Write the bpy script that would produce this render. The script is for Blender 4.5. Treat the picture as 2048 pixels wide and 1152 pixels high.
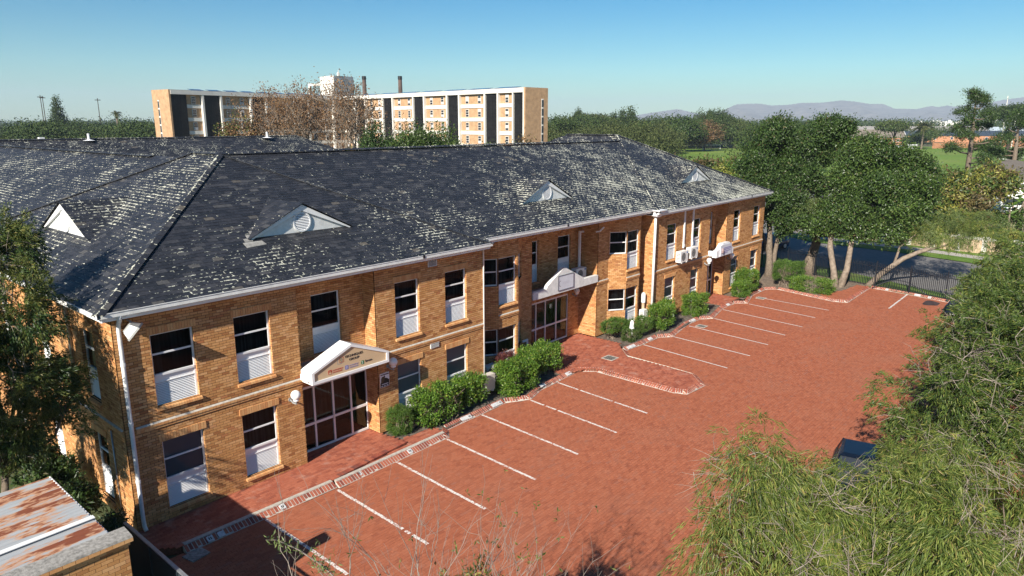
import bpy, math, random
import numpy as np
from mathutils import Vector, Matrix
for o in list(bpy.data.objects): bpy.data.objects.remove(o)
SC = bpy.context.scene
COL = SC.collection
RNG = np.random.default_rng(7)
random.seed(7)

# ------------------------------------------------------------------ camera
FPX = 1420.0                                   # focal length for a 2048 px wide picture
CAM = np.array([-6.985, -20.775, 11.83])
CAMR = np.array([[0.65568084, -0.17091207, 0.7354398],      # rows: world x, y, z in camera axes (right, down, forward)
                 [-0.75503817, -0.14842133, 0.63866147],
                 [0.0, -0.97404321, -0.22636215]])
cd = bpy.data.cameras.new('camera'); cam = bpy.data.objects.new('camera', cd); COL.objects.link(cam)
cd.sensor_width = 36.0; cd.lens = FPX / 2048 * 36.0; cd.clip_start = 0.1; cd.clip_end = 30000
m = Matrix.Identity(4)
for r in range(3):
    m[r][0] = CAMR[r, 0]; m[r][1] = -CAMR[r, 1]; m[r][2] = -CAMR[r, 2]; m[r][3] = CAM[r]
cam.matrix_world = m
SC.camera = cam
def ray(u, v): return CAMR @ np.array([u - 1024.0, v - 576.0, FPX])
def gp(u, v, z=0.0):
    d = ray(u, v); return CAM + d * ((z - CAM[2]) / d[2])
def far(u, depth):                             # a point of the plain seen in direction u at that camera depth
    p = CAM + ray(u, 246) * (depth / FPX); p[2] = 0; return p
def cdepth(P): return (np.asarray(P) - CAM) @ CAMR[:, 2]

# ------------------------------------------------------------------ sky, sun, exposure
SUN_TRAVEL = Vector((1.0, 0.26, -0.60)).normalized()
w = bpy.data.worlds.new('World'); SC.world = w; w.use_nodes = True
nt = w.node_tree; bg = nt.nodes['Background']
sky = nt.nodes.new('ShaderNodeTexSky'); sky.sky_type = 'NISHITA'; sky.sun_disc = False
sky.sun_elevation = math.radians(30.1); sky.sun_rotation = math.radians(255.4)
sky.altitude = 0; sky.air_density = 1.0; sky.dust_density = 0.12; sky.ozone_density = 2.2
hs = nt.nodes.new('ShaderNodeHueSaturation'); hs.inputs['Saturation'].default_value = 1.65; nt.links.new(sky.outputs[0], hs.inputs['Color'])
tn_ = nt.nodes.new('ShaderNodeMixRGB'); tn_.blend_type = 'MULTIPLY'; tn_.inputs[0].default_value = 1.0; tn_.inputs[2].default_value = (0.70, 1.0, 1.04, 1); nt.links.new(hs.outputs[0], tn_.inputs[1])
nt.links.new(tn_.outputs[0], bg.inputs[0]); bg.inputs[1].default_value = 0.051
sl = bpy.data.lights.new('sun', 'SUN'); sl.energy = 5.0; sl.angle = math.radians(0.5); sl.color = (1.0, 0.93, 0.82)
sun = bpy.data.objects.new('sun', sl); COL.objects.link(sun); sun.location = (-40, -10, 40)
sun.rotation_euler = SUN_TRAVEL.to_track_quat('-Z', 'Y').to_euler()
SC.view_settings.view_transform = 'Standard'; SC.view_settings.look = 'None'
SC.view_settings.exposure = 0.92; SC.view_settings.gamma = 1.0

# ------------------------------------------------------------------ material helpers
def srgb(r, g, b):
    f = lambda c: ((c / 255 + 0.055) / 1.055) ** 2.4 if c > 10 else c / 255 / 12.92
    return (f(r), f(g), f(b))
def C4(c): return (c[0], c[1], c[2], 1.0)
class Mt:
    def __init__(s, name, rough=0.7, spec=0.4, metal=0.0):
        s.m = bpy.data.materials.new(name); s.m.use_nodes = True; s.nt = s.m.node_tree
        s.b = s.nt.nodes['Principled BSDF']; s.out = s.nt.nodes['Material Output']
        s.b.inputs['Roughness'].default_value = rough; s.b.inputs['Specular IOR Level'].default_value = spec
        s.b.inputs['Metallic'].default_value = metal
    def n(s, t, **kw):
        x = s.nt.nodes.new('ShaderNode' + t)
        for k, v in kw.items(): setattr(x, k, v)
        return x
    def l(s, a, b): s.nt.links.new(a, b)
    def math(s, op, a, b=None, c=None, clamp=False):
        x = s.n('Math', operation=op, use_clamp=clamp)
        for i, v in enumerate((a, b, c)):
            if v is None: continue
            if isinstance(v, (int, float)): x.inputs[i].default_value = v
            else: s.l(v, x.inputs[i])
        return x.outputs[0]
    def pos(s): return s.n('NewGeometry').outputs['Position']
    def noise(s, scale, detail=3, rough=0.55, vec=None, stretch=None):
        x = s.n('TexNoise'); x.inputs['Scale'].default_value = scale; x.inputs['Detail'].default_value = detail
        x.inputs['Roughness'].default_value = rough
        v = vec if vec is not None else s.pos()
        if stretch:
            mp = s.n('Mapping'); mp.inputs['Scale'].default_value = stretch; s.l(v, mp.inputs[0]); v = mp.outputs[0]
        s.l(v, x.inputs['Vector']); return x.outputs['Fac']
    def ramp(s, fac, stops, interp='LINEAR'):
        x = s.n('ValToRGB'); x.color_ramp.interpolation = interp
        e = x.color_ramp.elements
        while len(e) < len(stops): e.new(0.5)
        for i, (p, c) in enumerate(stops):
            e[i].position = p; e[i].color = C4(c) if not isinstance(c, (int, float)) else (c, c, c, 1)
        s.l(fac, x.inputs[0]); return x.outputs[0]
    def mix(s, fac, a, b, mode='MIX'):
        x = s.n('MixRGB', blend_type=mode)
        for i, v in enumerate((fac, a, b)):
            if isinstance(v, (int, float)): x.inputs[i].default_value = v if i == 0 else (v, v, v, 1)
            elif isinstance(v, tuple): x.inputs[i].default_value = C4(v)
            else: s.l(v, x.inputs[i])
        return x.outputs[0]
    def piece(s):                               # one random number per piece, joined mesh or own object alike
        a = s.n('NewGeometry').outputs['Random Per Island']; b = s.n('ObjectInfo').outputs['Random']
        return s.math('FRACT', s.math('ADD', a, b))
    def color(s, c):
        if isinstance(c, tuple): s.b.inputs['Base Color'].default_value = C4(c)
        else: s.l(c, s.b.inputs['Base Color'])
        return s
    def rough(s, v): s.l(v, s.b.inputs['Roughness']); return s
    def bump(s, h, strength=0.3, dist=0.02):
        x = s.n('Bump'); x.inputs['Strength'].default_value = strength; x.inputs['Distance'].default_value = dist
        s.l(h, x.inputs['Height']); s.l(x.outputs[0], s.b.inputs['Normal']); return s
def plain(name, col, rough=0.7, spec=0.4, amt=0.15, scale=6.0, metal=0.0, bump=0.0):
    t = Mt(name, rough, spec, metal)
    n = t.noise(scale, 4)
    t.color(t.mix(t.ramp(n, [(0.3, 0.0), (0.75, 1.0)]), tuple(c * (1 - amt) for c in col), tuple(min(c * (1 + amt * 0.6), 0.9) for c in col)))
    if bump: t.bump(t.noise(scale * 5, 3), bump)
    return t.m
def pieces(name, stops, rough=0.8, spec=0.25, grain=0.2, gscale=40, stain=None, bump=0.0):
    t = Mt(name, rough, spec)
    c = t.ramp(t.piece(), stops)
    g = t.noise(gscale, 3)
    c = t.mix(grain, c, t.ramp(g, [(0.25, 0.25), (0.75, 1.6)]), 'MULTIPLY')
    if stain:
        for sc, lo, hi, col, f in stain:
            k = t.ramp(t.noise(sc, 5, 0.6), [(lo, 0.0), (hi, f)])
            c = t.mix(k, c, col)
    t.color(c)
    if bump: t.bump(g, bump, 0.01)
    return t.m

MAT = {}
MAT['brick'] = pieces('face brick', [(0.0, (0.34, 0.14, 0.055)), (0.12, (0.46, 0.215, 0.08)), (0.4, (0.54, 0.275, 0.105)), (0.7, (0.60, 0.315, 0.13)), (0.9, (0.66, 0.375, 0.175)), (1.0, (0.44, 0.17, 0.068))], 0.85, 0.2, 0.25, 45,
                      stain=[(0.45, 0.5, 0.78, (0.30, 0.15, 0.075), 0.45), (2.2, 0.6, 0.75, (0.66, 0.42, 0.26), 0.25)], bump=0.25)
MAT['mortar'] = plain('dark brick mortar', (0.075, 0.048, 0.032), 0.95, 0.1, 0.3, 20)
MAT['mortar_pale'] = plain('pale mortar', (0.50, 0.46, 0.40), 0.95, 0.1, 0.3, 9)
MAT['brick_sill'] = pieces('sill brick', [(0, (0.55, 0.25, 0.10)), (0.5, (0.62, 0.32, 0.13)), (1, (0.66, 0.38, 0.17))], 0.8, 0.25, 0.2, 40)
MAT['paver'] = pieces('red clay paver', [(0, (0.295, 0.091, 0.049)), (0.2, (0.342, 0.108, 0.056)), (0.6, (0.366, 0.117, 0.061)), (0.9, (0.39, 0.132, 0.070)), (1, (0.315, 0.117, 0.073))], 0.85, 0.2, 0.22, 30,
                      stain=[(0.3, 0.5, 0.75, (0.34, 0.14, 0.085), 0.5), (1.3, 0.62, 0.74, (0.22, 0.10, 0.07), 0.45), (0.9, 0.64, 0.8, (0.47, 0.21, 0.135), 0.4), (3.2, 0.72, 0.78, (0.10, 0.06, 0.045), 0.6)])
MAT['paver_walk'] = pieces('red clay walkway paver', [(0, (0.27, 0.08, 0.05)), (0.4, (0.36, 0.11, 0.064)), (1, (0.43, 0.145, 0.085))], 0.85, 0.2, 0.22, 30,
                           stain=[(1.7, 0.55, 0.7, (0.46, 0.26, 0.20), 0.6), (0.7, 0.5, 0.8, (0.28, 0.08, 0.05), 0.6)])
MAT['joint'] = plain('paver joint sand', (0.19, 0.085, 0.055), 0.95, 0.1, 0.3, 12)
MAT['kerb_brick'] = pieces('kerb brick', [(0, (0.20, 0.055, 0.04)), (0.5, (0.33, 0.09, 0.055)), (0.85, (0.40, 0.13, 0.075)), (1, (0.16, 0.06, 0.05))], 0.85, 0.2, 0.3, 30)
MAT['white'] = plain('white paint', (0.80, 0.80, 0.80), 0.45, 0.4, 0.06, 3)
MAT['white_worn'] = plain('weathered white paint', (0.74, 0.74, 0.72), 0.6, 0.3, 0.16, 5)
MAT['white_plastic'] = plain('white plastic', (0.78, 0.77, 0.74), 0.4, 0.5, 0.06, 6)
MAT['cream'] = plain('cream sign board', (0.60, 0.44, 0.27), 0.5, 0.4, 0.05, 2)
MAT['grey_board'] = plain('pale grey sign board', (0.62, 0.64, 0.70), 0.5, 0.4, 0.04, 2)
MAT['black'] = plain('black', (0.012, 0.012, 0.014), 0.5, 0.4, 0.2, 6)
MAT['blind'] = plain('grey blind', (0.30, 0.29, 0.33), 0.9, 0.1, 0.1, 1.0)
MAT['blind_pale'] = plain('pale blind', (0.46, 0.45, 0.47), 0.9, 0.1, 0.1, 1.0)
MAT['concrete'] = plain('weathered concrete', (0.34, 0.32, 0.29), 0.9, 0.2, 0.45, 14, bump=0.4)
MAT['soil'] = plain('planter soil', (0.17, 0.14, 0.115), 0.95, 0.1, 0.55, 5, bump=0.6)
MAT['mulch'] = plain('dry bark mulch', (0.22, 0.17, 0.13), 0.95, 0.1, 0.55, 7, bump=0.6)
MAT['asphalt'] = plain('asphalt', (0.20, 0.19, 0.18), 0.9, 0.2, 0.2, 3, bump=0.2)
MAT['pavement'] = plain('concrete footpath', (0.42, 0.39, 0.35), 0.9, 0.2, 0.2, 3)
MAT['steel_dark'] = plain('dark painted steel', (0.012, 0.014, 0.02), 0.45, 0.5, 0.2, 6)
MAT['galv'] = plain('galvanised metal', (0.45, 0.47, 0.49), 0.4, 0.5, 0.2, 8, metal=0.6)
MAT['alu'] = plain('aluminium lamp housing', (0.55, 0.55, 0.53), 0.4, 0.5, 0.12, 20, metal=0.4)
MAT['screen'] = plain('dark louvre slat', (0.016, 0.015, 0.015), 0.6, 0.3, 0.3, 3)
MAT['fbrick'] = plain('far block brickwork', (0.46, 0.29, 0.165), 0.9, 0.2, 0.25, 1.2)
MAT['fwhite'] = plain('far block white concrete', (0.70, 0.67, 0.61), 0.8, 0.2, 0.12, 0.5)
MAT['bark'] = plain('grey brown bark', (0.19, 0.15, 0.115), 0.95, 0.1, 0.45, 9, bump=0.7)
MAT['bark_dark'] = plain('dark bark', (0.07, 0.055, 0.045), 0.95, 0.1, 0.4, 9, bump=0.7)
MAT['twig'] = plain('bleached dead twig', (0.30, 0.25, 0.21), 0.9, 0.1, 0.3, 12)
MAT['bark_pale'] = plain('pale bark', (0.25, 0.20, 0.155), 0.95, 0.1, 0.45, 5, bump=0.7)
MAT['oldpaint'] = plain('worn line paint', (0.70, 0.66, 0.62), 0.8, 0.2, 0.25, 9)
MAT['rooftile'] = plain('grey brown roof tile', (0.20, 0.17, 0.14), 0.9, 0.2, 0.25, 2.5)
MAT['redtile'] = plain('red roof tile', (0.36, 0.13, 0.075), 0.9, 0.2, 0.25, 1.5)
MAT['metalroof'] = plain('pale metal roof', (0.50, 0.57, 0.60), 0.5, 0.4, 0.1, 0.3)
MAT['greyroof'] = plain('grey sheet roof', (0.30, 0.28, 0.26), 0.8, 0.3, 0.15, 0.3)
MAT['blueroof'] = plain('dark blue grey roof', (0.05, 0.065, 0.085), 0.5, 0.4, 0.15, 0.5)
MAT['tanwall'] = plain('sandy plastered wall', (0.50, 0.37, 0.25), 0.9, 0.2, 0.25, 1.5)
MAT['farbrick'] = plain('orange brick wall', (0.46, 0.22, 0.12), 0.9, 0.2, 0.2, 1.0)
MAT['solar'] = plain('blue solar panel', (0.03, 0.06, 0.13), 0.15, 0.6, 0.2, 0.5)

def m_glass(name='window glass', ior=1.28):
    t = Mt(name)
    fr = t.n('Fresnel'); fr.inputs['IOR'].default_value = ior
    g = t.n('BsdfGlossy'); g.inputs['Roughness'].default_value = 0.012; g.inputs['Color'].default_value = (0.95, 0.97, 1, 1)
    tr = t.n('BsdfTransparent'); tr.inputs['Color'].default_value = (0.55, 0.6, 0.62, 1)
    mx = t.n('MixShader'); t.l(fr.outputs[0], mx.inputs[0]); t.l(tr.outputs[0], mx.inputs[1]); t.l(g.outputs[0], mx.inputs[2])
    t.l(mx.outputs[0], t.out.inputs['Surface']); return t.m
MAT['glass'] = m_glass(); MAT['glass_door'] = m_glass('door glass', 1.45)
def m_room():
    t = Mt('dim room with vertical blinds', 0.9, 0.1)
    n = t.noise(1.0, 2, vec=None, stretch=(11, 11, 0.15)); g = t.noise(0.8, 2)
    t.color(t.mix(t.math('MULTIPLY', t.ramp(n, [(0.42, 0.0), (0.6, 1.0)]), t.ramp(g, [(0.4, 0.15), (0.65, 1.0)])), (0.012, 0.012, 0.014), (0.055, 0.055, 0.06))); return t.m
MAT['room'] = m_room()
def m_tint(name, col, rough=0.06):
    t = Mt(name, rough, 0.6); t.color(col); return t.m
MAT['darkglass'] = m_tint('dark far window glass', (0.03, 0.035, 0.045), 0.1)

def m_slate(name, cover):
    t = Mt(name, 0.62, 0.35)
    r = t.piece()
    c = t.ramp(r, [(0, (0.017, 0.019, 0.024)), (0.45, (0.024, 0.026, 0.033)), (0.8, (0.033, 0.034, 0.040)), (0.94, (0.048, 0.049, 0.055)), (0.985, (0.066, 0.065, 0.066)), (1.0, (0.105, 0.092, 0.075))])
    g = t.noise(9, 4, 0.6)
    c = t.mix(0.45, c, t.ramp(g, [(0.3, 0.35), (0.72, 1.7)]), 'MULTIPLY')
    # lichen grows from the tails and side joints of the slates, thicker in some areas of the roof
    uv = t.n('UVMap').outputs[0]; sp = t.n('SeparateXYZ'); t.l(uv, sp.inputs[0])
    u, v = sp.outputs[0], sp.outputs[1]
    side = t.math('SUBTRACT', 1.0, t.math('MULTIPLY', t.math('MINIMUM', u, t.math('SUBTRACT', 1.0, u)), 9.0), clamp=True)
    tail = t.math('SUBTRACT', 1.0, t.math('MULTIPLY', v, 2.6), clamp=True)
    edge = t.math('MAXIMUM', t.math('MULTIPLY', side, 0.85), tail)
    fine = t.noise(7.5, 5, 0.66)
    patch = t.noise(1.0, 4, 0.6)
    area = t.noise(0.16, 2, 0.5)
    if cover == 'front':                         # the far right end and the eaves are the most grown over
        q = t.n('SeparateXYZ'); t.l(t.pos(), q.inputs[0])
        lowx = t.math('MULTIPLY_ADD', q.outputs[0], 0.0036, -0.035)
        eav = t.math('MULTIPLY', t.math('SUBTRACT', 8.6, q.outputs[2], clamp=False), 0.034)
        bias = t.math('ADD', lowx, t.math('MAXIMUM', eav, -0.03))
    else:
        bias = t.math('ADD', 0.0, 0.035)
    k = t.math('ADD', t.math('ADD', t.math('MULTIPLY', edge, 0.22), t.math('MULTIPLY', fine, 0.85)),
               t.math('ADD', t.math('MULTIPLY', patch, 0.50), t.math('MULTIPLY', area, 0.25)))
    k = t.math('ADD', k, bias)
    kk = t.ramp(k, [(0.995 - 0.0, 0.0), (1.0, 1.0)])
    k2 = t.math('MULTIPLY', t.math('SUBTRACT', k, 1.07 if cover != 'cap' else 1.04), 26.0, clamp=True)
    lich = t.mix(t.noise(5, 2), (0.46, 0.46, 0.35), (0.72, 0.71, 0.60))
    t.color(t.mix(k2, c, lich))
    t.rough(t.mix(k2, 0.55, 0.95))
    t.bump(fine, 0.12, 0.01)
    return t.m
MAT['slate'] = m_slate('front slate with lichen', 'front')
MAT['slate_side'] = m_slate('side slate with lichen', 'side')
MAT['slate_cap'] = m_slate('ridge slate with lichen', 'cap')

def m_rust():
    t = Mt('rusty corrugated iron', 0.5, 0.4)
    n1 = t.noise(1.1, 5, 0.62, stretch=(0.55, 2.2, 1)); n2 = t.noise(7, 4, 0.6, stretch=(0.5, 2.5, 1))
    k = t.math('ADD', n1, t.math('MULTIPLY', n2, 0.22))
    zinc = t.mix(t.noise(3, 3, stretch=(0.4, 3, 1)), (0.26, 0.28, 0.30), (0.42, 0.43, 0.43))
    c = t.mix(t.ramp(k, [(0.60, 0.0), (0.66, 1.0)]), zinc, (0.44, 0.24, 0.14))
    c = t.mix(t.ramp(k, [(0.66, 0.0), (0.705, 1.0)]), c, t.mix(n2, (0.13, 0.035, 0.02), (0.24, 0.075, 0.035)))
    t.color(c); t.rough(t.ramp(k, [(0.6, 0.42), (0.68, 0.95)])); return t.m
MAT['rust'] = m_rust()

def m_grass(name, a, b, dry, sc=0.35):
    t = Mt(name, 0.9, 0.15)
    c = t.mix(t.ramp(t.noise(sc, 5, 0.6), [(0.3, 0.0), (0.7, 1.0)]), a, b)
    c = t.mix(t.ramp(t.noise(sc * 0.4, 4), [(0.52, 0.0), (0.72, 0.7)]), c, dry)
    c = t.mix(0.5, c, t.ramp(t.noise(sc * 22, 3), [(0.25, 0.4), (0.75, 1.5)]), 'MULTIPLY')
    t.color(c); t.bump(t.noise(sc * 22, 3), 0.5, 0.05); return t.m
MAT['field'] = m_grass('playing field grass', (0.12, 0.20, 0.032), (0.165, 0.25, 0.042), (0.22, 0.25, 0.07), 0.05)
MAT['verge'] = m_grass('verge grass', (0.085, 0.155, 0.024), (0.14, 0.23, 0.04), (0.22, 0.21, 0.08), 0.5)
MAT['plain'] = m_grass('suburban ground', (0.055, 0.075, 0.03), (0.10, 0.10, 0.055), (0.17, 0.14, 0.09), 0.03)

def m_leaf(name, stops, rough=0.45, trans=0.3, spec=0.35):
    t = Mt(name, rough, spec)
    c = t.ramp(t.piece(), stops)
    c = t.mix(0.5, c, t.ramp(t.noise(0.9, 3), [(0.3, 0.55), (0.7, 1.35)]), 'MULTIPLY')
    t.color(c)
    tr = t.n('BsdfTranslucent'); t.l(c, tr.inputs['Color'])
    mx = t.n('MixShader'); mx.inputs[0].default_value = trans
    t.l(t.b.outputs[0], mx.inputs[1]); t.l(tr.outputs[0], mx.inputs[2]); t.l(mx.outputs[0], t.out.inputs['Surface'])
    return t.m
MAT['l_wattle'] = m_leaf('wattle leaf', [(0, (0.05, 0.085, 0.016)), (0.45, (0.115, 0.165, 0.03)), (0.8, (0.20, 0.245, 0.05)), (0.96, (0.31, 0.30, 0.08)), (1, (0.32, 0.21, 0.08))])
MAT['l_dark'] = m_leaf('dark evergreen leaf', [(0, (0.018, 0.038, 0.010)), (0.6, (0.042, 0.078, 0.017)), (0.95, (0.075, 0.125, 0.03)), (1, (0.11, 0.08, 0.04))], 0.4, 0.15)
MAT['l_corner'] = m_leaf('glossy mid green leaf', [(0, (0.025, 0.05, 0.012)), (0.6, (0.06, 0.105, 0.02)), (0.95, (0.105, 0.165, 0.035)), (1, (0.15, 0.14, 0.06))], 0.4, 0.18)
MAT['l_wattle2'] = m_leaf('darker wattle leaf', [(0, (0.028, 0.055, 0.012)), (0.5, (0.07, 0.115, 0.022)), (0.88, (0.13, 0.175, 0.035)), (1, (0.22, 0.20, 0.05))], 0.45, 0.22)
MAT['l_mid'] = m_leaf('mid green leaf', [(0, (0.04, 0.075, 0.016)), (0.6, (0.075, 0.125, 0.028)), (1, (0.13, 0.17, 0.045))])
MAT['l_hedge'] = m_leaf('hedge leaf', [(0, (0.05, 0.11, 0.015)), (0.55, (0.10, 0.20, 0.025)), (0.9, (0.18, 0.29, 0.04)), (1, (0.30, 0.33, 0.07))], 0.35)
MAT['l_hedge2'] = m_leaf('dense clipped hedge leaf', [(0, (0.04, 0.09, 0.014)), (0.6, (0.085, 0.165, 0.025)), (1, (0.14, 0.22, 0.04))], 0.5)
MAT['l_red'] = m_leaf('dark red leaf', [(0, (0.09, 0.025, 0.03)), (0.7, (0.19, 0.055, 0.05)), (1, (0.25, 0.12, 0.06))])
MAT['l_olive'] = m_leaf('olive leaf', [(0, (0.05, 0.07, 0.016)), (0.55, (0.105, 0.135, 0.03)), (0.9, (0.19, 0.20, 0.05)), (1, (0.30, 0.23, 0.06))])
MAT['l_pepper'] = m_leaf('pale weeping leaf', [(0, (0.08, 0.12, 0.035)), (0.6, (0.14, 0.19, 0.06)), (1, (0.22, 0.26, 0.09))])
MAT['l_yellow'] = m_leaf('yellow green leaf', [(0, (0.10, 0.12, 0.02)), (0.5, (0.19, 0.20, 0.035)), (0.85, (0.33, 0.31, 0.07)), (1, (0.42, 0.38, 0.13))])
MAT['l_rust'] = m_leaf('russet leaf', [(0, (0.15, 0.085, 0.045)), (0.6, (0.24, 0.13, 0.06)), (1, (0.32, 0.20, 0.10))])
MAT['l_brown'] = m_leaf('brown green leaf', [(0, (0.09, 0.06, 0.03)), (0.5, (0.13, 0.10, 0.04)), (1, (0.17, 0.13, 0.05))])
MAT['l_far'] = m_leaf('distant green leaf', [(0, (0.025, 0.048, 0.014)), (0.6, (0.05, 0.08, 0.022)), (1, (0.085, 0.115, 0.035))], 0.7, 0.2, 0.15)
MAT['l_far2'] = m_leaf('distant olive leaf', [(0, (0.04, 0.055, 0.018)), (0.6, (0.07, 0.09, 0.028)), (1, (0.11, 0.125, 0.045))], 0.7, 0.2, 0.15)
MAT['l_palm'] = m_leaf('palm leaf', [(0, (0.055, 0.07, 0.02)), (0.6, (0.10, 0.115, 0.035)), (1, (0.17, 0.16, 0.06))])

# ------------------------------------------------------------------ mesh helpers
class MB:
    def __init__(s): s.v = []; s.f = []
    def quad(s, a, b, c, d): i = len(s.v); s.v += [tuple(a), tuple(b), tuple(c), tuple(d)]; s.f.append((i, i+1, i+2, i+3)); return s
    def poly(s, pts): i = len(s.v); s.v += [tuple(p) for p in pts]; s.f.append(tuple(range(i, i + len(pts)))); return s
    def hexa(s, p):                              # 8 corners: bottom ring then top ring
        i = len(s.v); s.v += [tuple(q) for q in p]
        for f in ((3,2,1,0), (4,5,6,7), (0,1,5,4), (1,2,6,5), (2,3,7,6), (3,0,4,7)): s.f.append(tuple(i + k for k in f))
        return s
    def box(s, x0, x1, y0, y1, z0, z1):
        return s.hexa([(x0,y0,z0),(x1,y0,z0),(x1,y1,z0),(x0,y1,z0),(x0,y0,z1),(x1,y0,z1),(x1,y1,z1),(x0,y1,z1)])
    def fbox(s, F, u0, u1, d0, d1, z0, z1):      # box in a wall frame: u along, d inwards, z up
        return s.hexa([F.p(u0,d0,z0),F.p(u1,d0,z0),F.p(u1,d1,z0),F.p(u0,d1,z0),F.p(u0,d0,z1),F.p(u1,d0,z1),F.p(u1,d1,z1),F.p(u0,d1,z1)])
    def prism(s, poly, a, b):                    # poly = list of 3-D points (front), extruded by vector a->b
        n = len(poly); i = len(s.v); d = np.asarray(b, float) - np.asarray(a, float)
        s.v += [tuple(p) for p in poly] + [tuple(np.asarray(p, float) + d) for p in poly]
        s.f.append(tuple(range(i, i + n))); s.f.append(tuple(range(i + 2*n - 1, i + n - 1, -1)))
        for k in range(n): s.f.append((i + k, i + n + k, i + n + (k+1) % n, i + (k+1) % n))
        return s
    def tube(s, pts, rad, sides=6, caps=True):
        pts = [np.asarray(p, float) for p in pts]; n = len(pts)
        if isinstance(rad, (int, float)): rad = [rad] * n
        i0 = len(s.v); up = None
        for k in range(n):
            t = pts[min(k+1, n-1)] - pts[max(k-1, 0)]; t = t / (np.linalg.norm(t) + 1e-9)
            if up is None: up = np.array([0, 0, 1.0]) if abs(t[2]) < 0.9 else np.array([1.0, 0, 0])
            a = np.cross(t, up); a /= np.linalg.norm(a) + 1e-9; up = np.cross(a, t)
            for j in range(sides):
                th = 2 * math.pi * j / sides
                s.v.append(tuple(pts[k] + rad[k] * (math.cos(th) * a + math.sin(th) * up)))
        for k in range(n - 1):
            for j in range(sides):
                a0 = i0 + k*sides + j; a1 = i0 + k*sides + (j+1) % sides
                s.f.append((a0, a1, a1 + sides, a0 + sides))
        if caps:
            s.f.append(tuple(i0 + j for j in reversed(range(sides)))); s.f.append(tuple(i0 + (n-1)*sides + j for j in range(sides)))
        return s
    def lathe(s, c, prof, sides=16):             # prof = [(r, z)], about a vertical axis at c
        i0 = len(s.v); n = len(prof)
        for r, z in prof:
            for j in range(sides):
                th = 2*math.pi*j/sides; s.v.append((c[0] + r*math.cos(th), c[1] + r*math.sin(th), c[2] + z))
        for k in range(n - 1):
            for j in range(sides):
                a0 = i0 + k*sides + j; a1 = i0 + k*sides + (j+1) % sides
                s.f.append((a0, a1, a1 + sides, a0 + sides))
        return s
    def ball(s, c, r, sides=16, rings=10, squash=1.0):
        return s.lathe(c, [(max(r * math.sin(math.pi*k/rings), 1e-4), -r * squash * math.cos(math.pi*k/rings)) for k in range(rings + 1)], sides)
    def mesh(s, name):
        me = bpy.data.meshes.new(name); me.from_pydata(s.v, [], s.f); me.update(); return me
class Fr:                                        # wall frame: O start (left end seen from outside), U along, N inwards
    def __init__(s, O, U, z=0.0):
        s.O = np.array([O[0], O[1], z], float); n = math.hypot(*U); s.U = np.array([U[0]/n, U[1]/n, 0.0]); s.N = np.array([-s.U[1], s.U[0], 0.0])
    def p(s, u, d, z): return tuple(s.O + s.U*u + s.N*d + np.array([0, 0, z]))
def fast_mesh(name, V, Q, uv=None):
    V = np.ascontiguousarray(V, np.float32); Q = np.ascontiguousarray(Q, np.int32)
    me = bpy.data.meshes.new(name); k = Q.shape[1]
    me.vertices.add(len(V)); me.vertices.foreach_set('co', V.ravel())
    me.loops.add(Q.size); me.loops.foreach_set('vertex_index', Q.ravel())
    me.polygons.add(len(Q)); me.polygons.foreach_set('loop_start', np.arange(0, Q.size, k, dtype=np.int32))
    if uv is not None:
        l = me.uv_layers.new(name='UVMap'); l.data.foreach_set('uv', np.ascontiguousarray(uv, np.float32).ravel())
    me.update(calc_edges=True); me.shade_flat(); return me
def link(name, data, parent=None, mat=None, smooth=False, kind=None):
    if isinstance(data, MB): data = data.mesh(name)
    if mat is not None and data is not None and len(data.materials) == 0: data.materials.append(MAT[mat] if isinstance(mat, str) else mat)
    if smooth and data is not None: data.polygons.foreach_set('use_smooth', [True] * len(data.polygons))
    o = bpy.data.objects.new(name, data); COL.objects.link(o)
    if parent is not None: o.parent = parent
    if kind: o['kind'] = kind
    return o
def tag(o, label, cat, group=None):
    o['label'] = label; o['category'] = cat
    if group: o['group'] = group
    return o
def thing(name, label, cat, group=None, loc=(0, 0, 0)):
    o = bpy.data.objects.new(name, None); COL.objects.link(o); o.empty_display_size = 0.3; o.location = loc
    return tag(o, label, cat, group)
def struct(name, data, mat, parent=None): return link(name, data, parent, mat, kind=None if parent else 'structure')
def text_part(name, s, parent, mat, F, u, d, z, size, wide=1.0, align='LEFT', shear=0.0):
    cu = bpy.data.curves.new(name, 'FONT'); cu.body = s; cu.size = size; cu.align_x = align; cu.shear = shear; cu.extrude = 0.004
    t = bpy.data.objects.new('t', cu); COL.objects.link(t)
    me = bpy.data.meshes.new_from_object(t.evaluated_get(bpy.context.evaluated_depsgraph_get())); bpy.data.objects.remove(t)
    for v in me.vertices:
        x, y, zz = v.co; v.co = F.p(u + x * wide, d - zz, z + y)
    return link(name, me, parent, mat)
BOXQ = np.array([[4,5,6,7],[0,1,5,4],[1,2,6,5],[2,3,7,6],[3,0,4,7]])   # box without its hidden underside
def boxes_mesh(name, corners):                   # corners (n, 8, 3)
    n = len(corners); Q = (np.arange(n)[:, None, None] * 8 + BOXQ[None]).reshape(-1, 4)
    return fast_mesh(name, np.asarray(corners).reshape(-1, 3), Q)
def own_pieces(name, corners, parent, mat):      # each piece an object of its own; pieces of one shape share one mesh
    cache = {}
    for c in corners:
        c = np.asarray(c); o0 = c[0]; rel = c - o0
        key = tuple(np.round(rel, 4).ravel())
        if key not in cache:
            me = boxes_mesh(name, [rel]); me.materials.append(MAT[mat]); cache[key] = me
        o = bpy.data.objects.new(name, cache[key]); COL.objects.link(o); o.location = tuple(o0); o.parent = parent
def split_near(corners, k=300):                  # the k largest in the picture come first
    d = np.array([cdepth(c.mean(0)) for c in corners]); i = np.argsort(d, kind='stable'); return i[:k], i[k:]
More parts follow.
